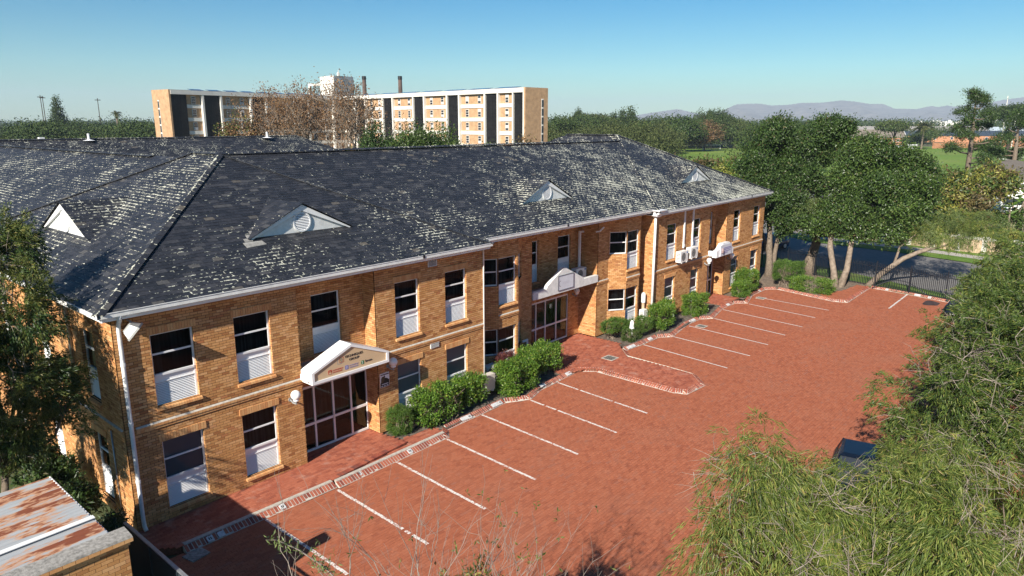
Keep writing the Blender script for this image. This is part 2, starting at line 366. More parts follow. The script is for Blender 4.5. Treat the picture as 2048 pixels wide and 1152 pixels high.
# ------------------------------------------------------------------ ground, lot, kerbs, road
def sheet(pts, z):
    return MB().poly([(p[0], p[1], z) for p in pts])
struct('ground', sheet([(-2000, -4500), (8600, -4500), (8600, 8600), (-2000, 8600)], -0.30), 'plain')
def in_poly(x, y, poly):
    poly = np.asarray(poly); n = len(poly); ins = np.zeros(np.shape(x), bool); j = n - 1
    for i in range(n):
        xi, yi = poly[i]; xj, yj = poly[j]
        c = ((yi > y) != (yj > y)) & (x < (xj - xi) * (y - yi) / (yj - yi + 1e-12) + xi)
        ins ^= c; j = i
    return ins
LOTZ = -0.15
KERB = [[(0.55, -1.93), (5.62, -2.02)], [(5.66, -2.12), (10.85, -2.05), (11.12, -1.72), (11.3, -1.52), (14.9, -1.40), (15.95, -1.98), (17.1, -1.62), (20.3, -1.42),
        (20.85, -2.1), (20.80, -6.35), (21.05, -6.95), (22.64, -7.05), (23.66, -6.05), (23.80, -4.6), (23.94, -2.2), (24.7, -1.45), (26.15, -1.55), (27.95, -1.55), (28.66, -2.10),
        (31.37, -1.58), (33.14, -1.55), (33.79, -2.10), (36.49, -1.50), (38.34, -1.50), (38.97, -2.15), (41.33, -1.50), (43.77, -1.45), (44.45, -2.05), (43.3, -6.4), (43.62, -7.25), (49.45, -7.15)],
        [(49.45, -7.15), (49.10, -9.2), (48.2, -12.4), (46.9, -17.5)]]
LOT = [(-0.9, -1.5), (0.55, -1.93)] + KERB[0][1:] + KERB[1] + KERB[2][1:] + [(46.2, -20.5), (-0.9, -20.5)]
lot = struct('parking_lot', sheet(LOT, LOTZ - 0.008), 'joint')
def pavers(poly, z, cell=(0.232, 0.116), gap=0.008, h=0.02, jitter=0.0016, bb=None):
    P = np.asarray(poly); x0, y0 = P.min(0); x1, y1 = P.max(0)
    rows = np.arange(y0, y1, cell[1]); out = []
    for k, y in enumerate(rows):
        xs = np.arange(x0 + (k % 2) * cell[0] / 2 - cell[0], x1, cell[0]); out.append(np.stack([xs, np.full_like(xs, y)], 1))
    A = np.concatenate(out); cx = A[:, 0] + cell[0]/2; cy = A[:, 1] + cell[1]/2
    A = A[in_poly(cx, cy, poly)]; n = len(A)
    xa, xb, ya, yb = A[:, 0] + gap/2, A[:, 0] + cell[0] - gap/2, A[:, 1] + gap/2, A[:, 1] + cell[1] - gap/2
    t = z + RNG.normal(0, jitter, (n, 4)) * 0.6 + RNG.normal(0, jitter, (n, 1))
    c = np.zeros((n, 8, 3))
    for i, (X, Y) in enumerate(((xa, ya), (xb, ya), (xb, yb), (xa, yb))):
        c[:, i, 0] = X; c[:, i, 1] = Y; c[:, i, 2] = z - h
        c[:, i+4, 0] = X; c[:, i+4, 1] = Y; c[:, i+4, 2] = t[:, i]
    return c
def paved(parent, corners, mat, own=300):
    near, rest = split_near(corners, own)
    # the nearest pavers lie level, so that they can share one mesh
    c = corners[near].copy(); c[:, 4:, 2] = c[:, 4:, 2].mean(1, keepdims=True).round(3)
    own_pieces('paver', c, parent, mat)
    o = link('paver_field', boxes_mesh('paver_field', corners[rest]), parent, mat, kind='stuff')
paved(lot, pavers(LOT, LOTZ), 'paver')

WALK = [(-0.1, 0.0), (-0.1, -1.2), (0.5, -1.66), (5.45, -1.70), (9.28, -1.30), (9.12, 0.02), (9.1, 0.70), (5.82, 0.70), (5.82, 0.0)]
walk = struct('walkway', MB().prism([(x, y, -0.012) for x, y in WALK], (0, 0, 0), (0, 0, -0.25)), 'joint')
paved(walk, pavers(WALK, 0.0), 'paver_walk', 150)
LOWER = [(5.45, -1.78), (10.9, -1.75), (11.0, -1.0), (9.5, -0.9), (9.28, -1.38)]
strip = struct('lower_path', MB().prism([(x, y, -0.072) for x, y in LOWER], (0, 0, 0), (0, 0, -0.2)), 'joint')
paved(strip, pavers(LOWER, -0.06), 'paver_walk', 60)
ENT2 = [(19.62, 2.2), (19.62, 0.98), (19.2, -1.2), (20.6, -1.65), (20.95, -2.2), (20.98, -6.3), (21.15, -6.8), (22.55, -6.85), (23.45, -5.95), (23.6, -2.2), (24.5, -1.25), (25.31, -0.6), (25.31, 2.2)]
ent2 = struct('entrance_paving', MB().prism([(x, y, -0.042) for x, y in ENT2], (0, 0, 0), (0, 0, -0.2)), 'joint')
paved(ent2, pavers(ENT2, -0.03), 'paver_walk', 60)
ENT3 = [(37.0, 0.82), (39.6, 0.82), (39.7, -1.25), (36.9, -1.25)]
ent3 = struct('side_entrance_paving', MB().prism([(x, y, -0.032) for x, y in ENT3], (0, 0, 0), (0, 0, -0.2)), 'joint')
paved(ent3, pavers(ENT3, -0.02), 'paver_walk', 30)
CORN = [(43.6, -6.3), (43.9, -7.0), (49.3, -6.95), (49.3, -6.2), (46.8, -6.0), (44.6, -4.9)]
corn = struct('corner_paving', MB().prism([(x, y, -0.045) for x, y in CORN], (0, 0, 0), (0, 0, -0.2)), 'joint')
paved(corn, pavers(CORN, -0.035), 'paver', 30)
# planting beds
struct('planting_bed', MB().poly([(x, y, -0.075) for x, y in [(9.15, 0.3), (9.3, -1.25), (10.6, -1.1), (11.2, -1.5), (14.9, -1.25), (15.95, -1.75), (19.4, -1.3), (19.62, 1.0), (15, 1.2), (9.15, 1.0)]]), 'soil')
struct('planting_bed', MB().poly([(x, y, -0.07) for x, y in [(25.31, 1.2), (24.9, -1.25), (28, -1.4), (28.7, -1.9), (33.2, -1.4), (33.8, -1.9), (36.9, -1.3), (36.9, 1.0)]]), 'soil')
struct('planting_bed', MB().poly([(x, y, -0.07) for x, y in [(39.7, 1.0), (39.5, -1.6), (43.8, -1.3), (44.6, -2.0), (43.55, -6.3), (44.8, -6.2), (47, -6.0), (49.2, -6.9), (50.3, -6.8), (52.2, 1.8), (46.4, 2.5)]]), 'mulch')
# kerb: bricks on end, laid sloping between the lot and the beds
def kerb_bricks(path, w=0.118, deep=0.25, zo=-0.135, zi=-0.005, gap=0.026):
    out = []; bed = MB()
    for (a, b) in zip(path[:-1], path[1:]):
        a = np.array(a); b = np.array(b); L = np.hypot(*(b - a)); t = (b - a) / L; nn = np.array([-t[1], t[0]])   # inwards: left of the way
        n = max(1, int(round(L / w))); ww = L / n
        bed.hexa([(*(a), -0.2), (*(b), -0.2), (*(b + nn*deep), -0.2), (*(a + nn*deep), -0.2), (*(a), zo-0.008), (*(b), zo-0.008), (*(b + nn*deep), zi-0.008), (*(a + nn*deep), zi-0.008)])
        for k in range(n):
            p = a + t * (k*ww + gap/2); q = a + t * ((k+1)*ww - gap/2)
            o = nn * 0.012; i = nn * (deep - 0.004); dz = random.uniform(-0.004, 0.004)
            out.append(np.array([[*(p+o), zo-0.1], [*(q+o), zo-0.1], [*(q+i), zo-0.1], [*(p+i), zo-0.1],
                                 [*(p+o), zo+dz], [*(q+o), zo+dz], [*(q+i), zi+dz], [*(p+i), zi+dz]]))
    return out, bed
allk = []; bed = MB()
for K in KERB:
    o, b_ = kerb_bricks(K); allk += o
    off = len(bed.v); bed.v += b_.v; bed.f += [tuple(i + off for i in f) for f in b_.f]
kerb = struct('kerb', bed, 'mortar_pale')
near, rest = split_near(allk, 300)
cap = MB()
for a, b in (((0.6, -1.64), (5.6, -1.73)), ((5.70, -1.83), (10.8, -1.76))):
    a = np.array(a); b = np.array(b); n_ = np.array([-(b-a)[1], (b-a)[0]]); n_ = n_/np.hypot(*n_)*0.075
    cap.hexa([(*(a-n_), -0.1), (*(b-n_), -0.1), (*(b+n_), -0.1), (*(a+n_), -0.1), (*(a-n_*0.8), 0.012), (*(b-n_*0.8), 0.012), (*(b+n_), 0.014), (*(a+n_), 0.014)])
link('kerb_haunch', cap, kerb, 'mortar_pale')
own_pieces('kerb_brick', [allk[i] for i in near], kerb, 'kerb_brick')
link('kerb_brick_run', boxes_mesh('kerb_brick_run', [allk[i] for i in rest]), kerb, 'kerb_brick', kind='stuff')
# stepped edge of the entrance landing: bricks on edge
st = []; a = np.array([5.45, -1.70]); b = np.array([9.28, -1.30]); n = 36
for k in range(n):
    t = (b - a) / n; nn = np.array([-t[1], t[0]]) / np.hypot(*t); p = a + t*(k + 0.06); q = a + t*(k + 0.94)
    st.append(np.array([[*(p-nn*0.05), -0.09], [*(q-nn*0.05), -0.09], [*(q+nn*0.15), -0.09], [*(p+nn*0.15), -0.09], [*(p-nn*0.05), 0.006], [*(q-nn*0.05), 0.006], [*(q+nn*0.15), 0.012], [*(p+nn*0.15), 0.012]]))
own_pieces('step_brick', st, walk, 'kerb_brick')
# pale mortar lines at the foot of the kerb and painted bay lines
def strip_mesh(a, b, w, z):
    a = np.array(a); b = np.array(b); t = (b - a) / np.hypot(*(b - a)); n = np.array([-t[1], t[0]]) * w/2
    return MB().quad((*(a-n), z), (*(b-n), z), (*(b+n), z), (*(a+n), z))
LINES = [((2.98,-2.02),(2.97,-6.3)),((5.53,-2.16),(5.37,-6.89)),((8.14,-2.1),(7.88,-6.86)),((10.66,-2.1),(10.42,-6.82)),((13.28,-1.5),(12.95,-6.8)),((15.87,-2.02),(15.49,-6.8)),((18.41,-1.6),(17.98,-6.79)),
         ((26.22,-1.6),(25.61,-6.86)),((28.68,-2.12),(28.22,-6.88)),((31.29,-1.74),(30.74,-6.87)),((33.87,-2.15),(33.18,-6.93)),((36.31,-1.6),(35.58,-7.01)),((38.87,-2.28),(38.22,-6.96)),((41.12,-1.84),(40.69,-7.0)),((43.79,-9.78),(49.05,-9.73))]
def line_pieces(a, b, old):                       # painted pavers: the paint follows the single bricks
    out = MB(); a = np.array(a); b = np.array(b); L = np.hypot(*(b-a)); t = (b-a)/L; n = np.array([-t[1], t[0]])
    k = int(L / 0.116)
    for i in range(k):
        if old and random.random() < 0.03: continue
        p = a + t*(i*0.116 + 0.004); q = a + t*((i+1)*0.116 - 0.004)
        s = random.uniform(-0.008, 0.008) if old else 0; wd = 0.052 if old else 0.042
        out.quad((*(p-n*(wd+s)), LOTZ+0.0055), (*(q-n*(wd+s)), LOTZ+0.0055), (*(q+n*(wd-s)), LOTZ+0.0055), (*(p+n*(wd-s)), LOTZ+0.0055))
    return out
def m_oldpaint():
    t = Mt('worn white paint over red bricks', 0.85, 0.2)
    k = t.noise(16, 5, 0.65); pc = t.piece()
    f = t.math('ADD', k, t.math('MULTIPLY', pc, 0.14))
    t.color(t.mix(t.ramp(f, [(0.44, 0.0), (0.56, 1.0)]), (0.42, 0.17, 0.12), (0.72, 0.68, 0.63))); return t.m
MAT['oldline'] = m_oldpaint()
for i, (a, b) in enumerate(LINES): struct('bay_line', line_pieces(a, b, i < 7 or i == 14), 'oldline' if i < 7 else 'oldpaint')
struct('oil_stain', MB().poly([(47.2 + 0.75*math.cos(t)*(1+0.2*math.sin(3*t)), -11.6 + 0.6*math.sin(t)*(1+0.25*math.cos(2*t)), LOTZ + 0.007) for t in np.linspace(0, 6.2, 22)]), plain('oil stained paver', (0.07, 0.045, 0.04), 0.6, 0.4, 0.5, 3))
# drain gratings
for i, (x, y, s, lab) in enumerate([(22.78, -1.65, 0.34, 'square iron drain grating in the paving before the middle entrance'), (31.75, -2.33, 0.3, 'square iron drain grating beside a bay line left of the far entrance'), (41.03, -2.24, 0.3, 'farthest square iron drain grating at the last marked bay')]):
    z = -0.03 if i == 0 else LOTZ
    d = thing('drain_grating', lab, 'drain', 'drain gratings in the lot')
    fr = MB()
    for q in ((x-s, x+s, y-s, y-s+0.06), (x-s, x+s, y+s-0.06, y+s), (x-s, x-s+0.06, y-s+0.06, y+s-0.06), (x+s-0.06, x+s, y-s+0.06, y+s-0.06)): fr.box(*q, z+0.001, z+0.012)
    link('drain_frame', fr, d, 'mortar_pale')
    link('drain_pit', MB().box(x-s+0.06, x+s-0.06, y-s+0.06, y+s-0.06, z+0.001, z+0.004), d, 'black')
    for k in range(7):
        yy = y - s + 0.09 + k * (2*s - 0.18) / 6
        link('bar', MB().box(x-s+0.06, x+s-0.06, yy-0.015, yy+0.015, z+0.004, z+0.011), d, 'concrete')
tag(link('manhole_cover', MB().prism([(0.36,-2.02,LOTZ+0.03),(0.46,-2.5,LOTZ+0.03),(1.0,-2.42,LOTZ+0.03),(0.95,-1.98,LOTZ+0.03)], (0,0,0), (0,0,-0.025)), None, 'concrete'), 'grey concrete cover slab lying at the near end of the kerb', 'cover')
# kerb number plates
MAT['plate'] = plain('weathered white number plate', (0.58,0.58,0.58), 0.6, 0.3, 0.25, 12)
PL = [(1.28,-1.87,1),(1.61,-1.88,0),(3.65,-1.87,1),(6.59,-1.93,1),(8.91,-1.95,1),(12.38,-1.36,2),(12.66,-1.38,1),(14.29,-1.33,2),(14.62,-1.33,1),(17.45,-1.45,2),(19.55,-1.38,2),(25.07,-1.40,2),(25.40,-1.42,2),(27.2,-1.44,2),(32.01,-1.47,1),(32.4,-1.46,2),(37.47,-1.43,2),(42.8,-1.42,1),(49.31,-8.3,1),(48.85,-10.4,2),(48.66,-11.2,1)]
PLAB = ['numbered white kerb plate nearest the brick shed, in shadow', 'blank pale kerb plate in the shed shadow', 'numbered white kerb plate below the second window', 'numbered white kerb plate left of the signed entrance steps', 'numbered white kerb plate right of the signed entrance steps',
        'long white kerb plate in shade below the stemmy shrub', 'small white kerb plate right of the shaded long plate', 'long white kerb plate near the beige air conditioner', 'small white kerb plate at the first kerb tooth', 'long white kerb plate in the shadow of the big rounded shrub', 'bright long white kerb plate where the paved island begins',
        'left one of two white kerb plates before the clipped twin hedges', 'right one of two white kerb plates before the clipped twin hedges', 'long white kerb plate right of the clipped twin hedges', 'small white kerb plate left of the round dark shrub', 'long white kerb plate right beside a small one, by the round shrub', 'white kerb plate before the far entrance', 'farthest small white kerb plate on the building side', 'small white plate at the foot of the fence, left of the single bay line', 'long white plate at the foot of the black fence', 'small white plate beside the long one, nearest the dark car']
for i, ((x, y, k), lab) in enumerate(zip(PL, PLAB)):
    w = 0.19 if k == 2 else 0.095
    F = Fr((x - w, y), (1, 0)) if i < 18 else Fr((x, y + w), (-0.12, -1))
    o = thing('number_plate', lab, 'plate', 'number plates on the kerb')
    b = MB().hexa([F.p(0,-0.08,-0.11), F.p(2*w,-0.08,-0.11), F.p(2*w,0.08,-0.03), F.p(0,0.08,-0.03), F.p(0,-0.08,-0.086), F.p(2*w,-0.08,-0.086), F.p(2*w,0.08,-0.003), F.p(0,0.08,-0.003)])
    link('plate', b, o, 'plate')
    if k == 1:
        for q in range(2):
            link('mark', MB().hexa([F.p(w-0.045+0.055*q,-0.04,-0.062), F.p(w-0.02+0.055*q,-0.04,-0.062), F.p(w-0.02+0.055*q,0.035,-0.024), F.p(w-0.045+0.055*q,0.035,-0.024), F.p(w-0.045+0.055*q,-0.04,-0.056), F.p(w-0.02+0.055*q,-0.04,-0.056), F.p(w-0.02+0.055*q,0.035,-0.018), F.p(w-0.045+0.055*q,0.035,-0.018)]), o, 'black')
# road and verge beyond the fence
struct('verge', sheet([(51.8,2.5),(49.6,-7.1),(47.0,-17.5),(45.5,-24),(46.5,-24),(50.6,-12.1),(54.2,-4.4),(57.5,3.9),(60.5,12),(56,14)], -0.10), 'verge')
struct('road', sheet([(60.5,12),(57.5,3.9),(54.2,-4.4),(50.6,-12.1),(46.5,-24),(62,-25),(65.1,-12.2),(67,-5.1),(68,3.5),(72,9),(90,10),(120,6),(124,20),(95,26),(84,30),(70,34)], -0.14), 'asphalt')
struct('far_verge', sheet([(62,-25),(65.1,-12.2),(67,-5.1),(68,3.5),(72,9),(90,10),(90,8.6),(73,7.4),(70.2,3.2),(69.4,-5),(67.6,-12.3),(64.5,-25)], -0.09), 'verge')
struct('footpath', sheet([(64.5,-25),(67.6,-12.3),(69.4,-5),(70.2,3.2),(73,7.4),(90,8.6),(90,7.2),(74,5.8),(72,2.6),(71.2,-5),(69.3,-12.4),(66.3,-25)], -0.085), 'pavement')
struct('lawn', sheet([(66.3,-25),(69.3,-12.4),(71.2,-5),(72,2.6),(76,5),(96,4),(130,-4),(130,-45),(80,-45)], -0.08), 'verge')
struct('playing_field', sheet([(150,75),(172,24),(190,10),(230,-12),(300,-30),(440,-20),(455,22),(420,66),(335,122),(300,150),(215,120)], -0.22), 'field')
# ------------------------------------------------------------------ the office building
BLD = thing('office_building', 'long two storey ochre brick office block with slate roof', 'building')
COURSE = 0.085; BL = 0.232
ALLB = []                                         # bricks of every wall, corners (8,3)
NEARB = []
def brick_wall(name, F, L, z0, z1, ops=(), reveal=0.16, own=None):
    mo = MB()
    us = sorted({0.0, L, *[o[0] for o in ops], *[o[1] for o in ops]}); zs = sorted({z0, z1, *[o[2] for o in ops], *[o[3] for o in ops]})
    for ua, ub in zip(us[:-1], us[1:]):
        for za, zb in zip(zs[:-1], zs[1:]):
            cu, cz = (ua+ub)/2, (za+zb)/2
            if any(o[0] < cu < o[1] and o[2] < cz < o[3] for o in ops): continue
            mo.quad(F.p(ua,0.013,za), F.p(ub,0.013,za), F.p(ub,0.013,zb), F.p(ua,0.013,zb))
    for (ua, ub, za, zb) in [o[:4] for o in ops]:
        mo.quad(F.p(ua,0,za), F.p(ua,reveal,za), F.p(ua,reveal,zb), F.p(ua,0,zb)); mo.quad(F.p(ub,0,za), F.p(ub,reveal,za), F.p(ub,reveal,zb), F.p(ub,0,zb))
        mo.quad(F.p(ua,0,zb), F.p(ub,0,zb), F.p(ub,reveal,zb), F.p(ua,reveal,zb)); mo.quad(F.p(ua,0,za), F.p(ub,0,za), F.p(ub,reveal,za), F.p(ua,reveal,za))
    wall = link(name, mo, BLD, 'mortar')
    out = []
    k = 0; z = z0
    while z < z1 - 0.02:
        zb = min(z + COURSE, z1); iv = [(0.0, L)]; cz = (z+zb)/2
        for o in ops:
            if o[2] < cz < o[3]:
                iv = [x for (a, b) in iv for x in ((a, min(b, o[0])), (max(a, o[1]), b)) if x[1] - x[0] > 0.02]
        g = 0.0068
        for (a, b) in iv:
            s = a - (a % BL) - (BL/2 if k % 2 else 0) - BL
            while s < b:
                p, q = max(s, a) + (g if s > a else 0), min(s + BL, b) - (g if s + BL < b else 0)
                if q - p > 0.025:
                    out.append(np.array([F.p(p,0.02,z+g), F.p(q,0.02,z+g), F.p(q,0.02,zb-g), F.p(p,0.02,zb-g), F.p(p,0,z+g), F.p(q,0,z+g), F.p(q,0,zb-g), F.p(p,0,zb-g)]))
                s += BL
        # bricks of the reveal, seen on the jambs
        for o in ops:
            if o[2] < cz < o[3]:
                for ue, sg in ((o[0], 1), (o[1], -1)):
                    out.append(np.array([F.p(ue,0.003,z+g), F.p(ue,reveal-0.02,z+g), F.p(ue,reveal-0.02,zb-g), F.p(ue,0.003,zb-g), F.p(ue+sg*0.004,0.003,z+g), F.p(ue+sg*0.004,reveal-0.02,z+g), F.p(ue+sg*0.004,reveal-0.02,zb-g), F.p(ue+sg*0.004,0.003,zb-g)]))
        z = zb; k += 1
    if own:
        i, j = split_near(out, own); own_pieces('brick', [out[x] for x in i], wall, 'brick'); ALLB.extend([out[x] for x in j])
    else: ALLB.extend(out)
    return wall
SLAT = {}
MAT['louvre_dark'] = plain('dark louvre backing', (0.10,0.10,0.11), 0.8, 0.2, 0.2, 5)
def window(F, u0, u1, z0, z1, glass=0.575, blind=None, parent=BLD, name='window', label=None):
    fr = MB(); H = z1 - z0; zg = z1 - H * glass if glass < 1 else z0 + 0.03
    a, b = 0.10, 0.155
    fr.fbox(F, u0, u0+0.055, a, b, z0, z1); fr.fbox(F, u1-0.055, u1, a, b, z0, z1); fr.fbox(F, u0+0.055, u1-0.055, a, b, z1-0.055, z1)
    zm = (z1 + zg) / 2
    fr.fbox(F, u0+0.055, u1-0.055, a, b, zm-0.025, zm+0.025)
    fr.fbox(F, u0+0.055, u1-0.055, a-0.03 if glass < 1 else a, b, zg-0.035, zg+0.03)
    w = link(name, fr, parent, 'white')
    if label: w['label'] = label
    for za, zb in ((zg+0.03, zm-0.025), (zm+0.025, z1-0.055)):
        link('pane', MB().quad(F.p(u0+0.055,0.13,za), F.p(u1-0.055,0.13,za), F.p(u1-0.055,0.13,zb), F.p(u0+0.055,0.13,zb)), w, 'glass')
    d = 0.20 if blind else 0.46
    link('blind' if blind else 'room', MB().quad(F.p(u0-0.0 if blind else u0-0.1,d,zg-0.2), F.p(u1 if blind else u1+0.1,d,zg-0.2), F.p(u1 if blind else u1+0.1,d,z1+0.05), F.p(u0-0.0 if blind else u0-0.1,d,z1+0.05)), w, blind or 'room')
    if glass < 1:
        zp = zg - 0.035 - 0.22
        link('panel', MB().fbox(F, u0+0.055, u1-0.055, 0.125, 0.16, zp, zg-0.036).fbox(F, u0+0.055, u1-0.055, 0.10, 0.124, zp, zp+0.03), w, 'white')
        link('louvre_backing', MB().fbox(F, u0+0.055, u1-0.055, 0.160, 0.168, z0, zp-0.002), w, 'louvre_dark')
        n = max(3, int((zp - z0) / 0.052)); wd = u1 - u0 - 0.112
        key = (round(wd, 3), tuple(np.round(F.U, 3)))
        if key not in SLAT:
            G = Fr((0, 0), (F.U[0], F.U[1])); s = MB()
            s.hexa([G.p(0,0,0), G.p(wd,0,0), G.p(wd,0.01,0.0), G.p(0,0.01,0.0), G.p(0,0.022,0.033), G.p(wd,0.022,0.033), G.p(wd,0.032,0.033), G.p(0,0.032,0.033)])
            me = s.mesh('slat'); me.materials.append(MAT['white']); SLAT[key] = me
        for i in range(n):
            o = bpy.data.objects.new('slat', SLAT[key]); COL.objects.link(o); o.parent = w
            o.location = F.p(u0+0.056, 0.112, z0 + 0.006 + i * (zp - z0 - 0.01) / n)
    return w
def lintel(F, u0, u1, z):                          # bricks on end over an opening
    n = int(round((u1-u0+0.16)/0.083)); w = (u1-u0+0.16)/n; out = []
    for i in range(n):
        a = u0-0.08 + i*w + 0.005; b = a + w - 0.010
        out.append(np.array([F.p(a,0.01,z+0.004), F.p(b,0.01,z+0.004), F.p(b,0.01,z+0.225), F.p(a,0.01,z+0.225), F.p(a,-0.03,z+0.004), F.p(b,-0.03,z+0.004), F.p(b,-0.03,z+0.225), F.p(a,-0.03,z+0.225)]))
    return out
def sill(F, u0, u1, z):
    n = int(round((u1-u0+0.1)/0.083)); w = (u1-u0+0.1)/n; out = []
    for i in range(n):
        a = u0-0.05 + i*w + 0.004; b = a + w - 0.008
        out.append(np.array([F.p(a,0.06,z-0.09), F.p(b,0.06,z-0.09), F.p(b,0.06,z+0.012), F.p(a,0.06,z+0.012), F.p(a,-0.075,z-0.115), F.p(b,-0.075,z-0.115), F.p(b,-0.065,z-0.045), F.p(a,-0.065,z-0.045)]))
    return out
LINT = []; SILLS = []; STR = []
ZU = (43*COURSE, 69*COURSE); ZL = (4*COURSE, 30*COURSE); ZT = 6.62
def win(F, u0, u1, zz, blind=None, dress=True):
    window(F, u0, u1, zz[0], zz[1], blind=blind)
    if dress: LINT.extend(lintel(F, u0, u1, zz[1]))
    SILLS.extend(sill(F, u0, u1, zz[0]))
def string(F, u0, u1, z=3.10, flush=False):
    n = max(1, int(round((u1-u0)/0.115))); w = (u1-u0)/n
    for zz, pr in ((z, 0.055), (z-0.085, 0.03)):
        for i in range(n):
            a = u0 + i*w + 0.004; b = a + w - 0.008
            STR.append(np.array([F.p(a,0.01,zz), F.p(b,0.01,zz), F.p(b,0.01,zz+0.078), F.p(a,0.01,zz+0.078), F.p(a,-pr,zz), F.p(b,-pr,zz), F.p(b,-pr,zz+0.078), F.p(a,-pr,zz+0.078)]))
    link('string_course_ledge', MB().hexa([F.p(u0,0.0,z+0.079), F.p(u1,0.0,z+0.079), F.p(u1,-0.053,z+0.079), F.p(u0,-0.053,z+0.079), F.p(u0,0.0,z+0.125), F.p(u1,0.0,z+0.125), F.p(u1,-0.05,z+0.086), F.p(u0,-0.05,z+0.086)]), BLD, 'mortar_pale')
W1, W2 = (0.98, 2.26), (3.53, 4.79)
FA = Fr((0, 0), (1, 0))
brick_wall('front_wall', FA, 5.82, 0, ZT, [W1+ZU, W2+ZU, W1+ZL, W2+ZL], own=300)
for W in (W1, W2): win(FA, *W, ZU)
win(FA, *W1, ZL, 'blind'); win(FA, *W2, ZL)
string(FA, 0.3, 5.82)
F = Fr((5.82, 0), (0, 1)); brick_wall('return_wall', F, 0.68, 0, ZT)
F = Fr((5.82, 0.68), (1, 0)); brick_wall('recess_wall', F, 3.28, 0, ZT, [(0.98, 2.22)+ZU, (0.0, 3.28, 0.0, 30*COURSE)]); win(F, 0.98, 2.22, ZU, dress=False)
FDOOR1 = F
F = Fr((9.1, 0.68), (0, -1)); brick_wall('return_wall', F, 0.68, 0, ZT)
FB = Fr((9.1, 0), (1, 0)); WB1, WB2 = (0.97, 2.22), (3.63, 4.89)
brick_wall('front_wall', FB, 5.95, 0, ZT, [WB1+ZU, WB2+ZU, WB1+ZL, WB2+ZL])
for W in (WB1, WB2): win(FB, *W, ZU)
win(FB, *WB1, ZL, 'blind_pale'); win(FB, *WB2, ZL, 'blind_pale')
string(FB, 0.0, 5.95)
F = Fr((15.05, 0), (0, 1)); brick_wall('return_wall', F, 1.0, 0, ZT)
brick_wall('set_back_wall', Fr((15.05, 1.0), (1, 0)), 0.35, 0, ZT)
def bay(x0, xa, xb, x1, blind_low=None):
    ZUc = (54*COURSE, 69*COURSE); ZLc = (15*COURSE, 30*COURSE)
    F = Fr((x0, 1.0), (xa-x0, -0.65)); L = math.hypot(xa-x0, 0.65)
    brick_wall('bay_side_wall', F, L, 0, ZT, [(0.06, L-0.02)+ZUc, (0.06, L-0.02)+ZLc])
    for zz in (ZUc, ZLc): window(F, 0.06, L-0.02, *zz, glass=1)
    F = Fr((xa, 0.35), (1, 0)); L = xb - xa
    brick_wall('bay_front_wall', F, L, 0, ZT, [(0.02, L-0.14)+ZU, (0.02, L-0.14)+ZL])
    for zz in (ZU, ZL): win(F, 0.02, L-0.14, zz, dress=False)
    string(F, 0, L)
    F = Fr((xb, 0.35), (x1-xb, 0.65)); L = math.hypot(x1-xb, 0.65)
    brick_wall('bay_side_wall', F, L, 0, ZT, [(0.02, L-0.06)+ZUc, (0.02, L-0.06)+ZLc])
    for zz in (ZUc, ZLc): window(F, 0.02, L-0.06, *zz, glass=1)
bay(15.4, 16.4, 17.8, 18.8)
F = Fr((18.8, 1.0), (1, 0)); brick_wall('set_back_wall', F, 0.8, 0, ZT); 
brick_wall('return_wall', Fr((19.6, 1.0), (0, 1)), 1.2, 0, ZT)
F = Fr((19.6, 2.2), (1, 0)); brick_wall('recess_wall', F, 5.73, 0, ZT, [(0.75, 1.99)+ZU, (3.66, 4.82)+ZU, (1.06, 4.67, 0.0, 30*COURSE)])
win(F, 0.75, 1.99, ZU, dress=False); win(F, 3.66, 4.82, ZU, dress=False)
FDOOR2 = F
brick_wall('return_wall', Fr((25.33, 2.2), (0, -1)), 1.2, 0, ZT)
F = Fr((25.33, 1.0), (1, 0)); brick_wall('set_back_wall', F, 1.07, 0, ZT); string(F, 0, 1.07)
bay(26.4, 27.33, 28.75, 29.68)
brick_wall('return_wall', Fr((29.7, 1.0), (0, -1)), 1.0, 0, ZT)
FE = Fr((29.7, 0), (1, 0)); WE1, WE2 = (1.53, 2.75), (4.88, 5.98)
brick_wall('front_wall', FE, 7.3, 0, ZT, [WE1+ZU, WE2+ZU, WE1+ZL, WE2+ZL])
for W in (WE1, WE2): win(FE, *W, ZU); win(FE, *W, ZL, 'blind_pale')
string(FE, 0.0, 7.3)
brick_wall('return_wall', Fr((37.0, 0), (0, 1)), 0.8, 0, ZT)
F = Fr((37.0, 0.8), (1, 0)); brick_wall('recess_wall', F, 2.6, 0, ZT, [(0.9, 2.1)+ZU, (0.1, 2.5, 0.0, 30*COURSE)]); win(F, 0.9, 2.1, ZU, dress=False)
FDOOR3 = F
brick_wall('return_wall', Fr((39.6, 0.8), (0, -1)), 0.8, 0, ZT)
FF = Fr((39.6, 0), (1, 0)); WF1, WF2 = (1.08, 2.22), (4.5, 5.7)
brick_wall('front_wall', FF, 6.5, 0, ZT, [WF1+ZU, WF2+ZU, WF1+ZL, WF2+ZL])
for W in (WF1, WF2): win(FF, *W, ZU); win(FF, *W, ZL, 'blind_pale')
string(FF, 0.0, 6.5)
brick_wall('end_wall', Fr((46.1, 0), (0, 1)), 15.0, 0, ZT)
FL = Fr((0, 38.0), (0, -1))
LW = [(35.40, 36.45), (31.15, 32.25), (26.8, 28.0), (22.8, 24.0), (18.8, 20.0), (14.8, 16.0)]
brick_wall('side_wall', FL, 38.0, 0, ZT, [W+ZU for W in LW] + [W+ZL for W in LW])
for W in LW:
    win(FL, *W, ZU, dress=True); win(FL, *W, ZL, dress=True)
string(FL, 5.0, 37.9)
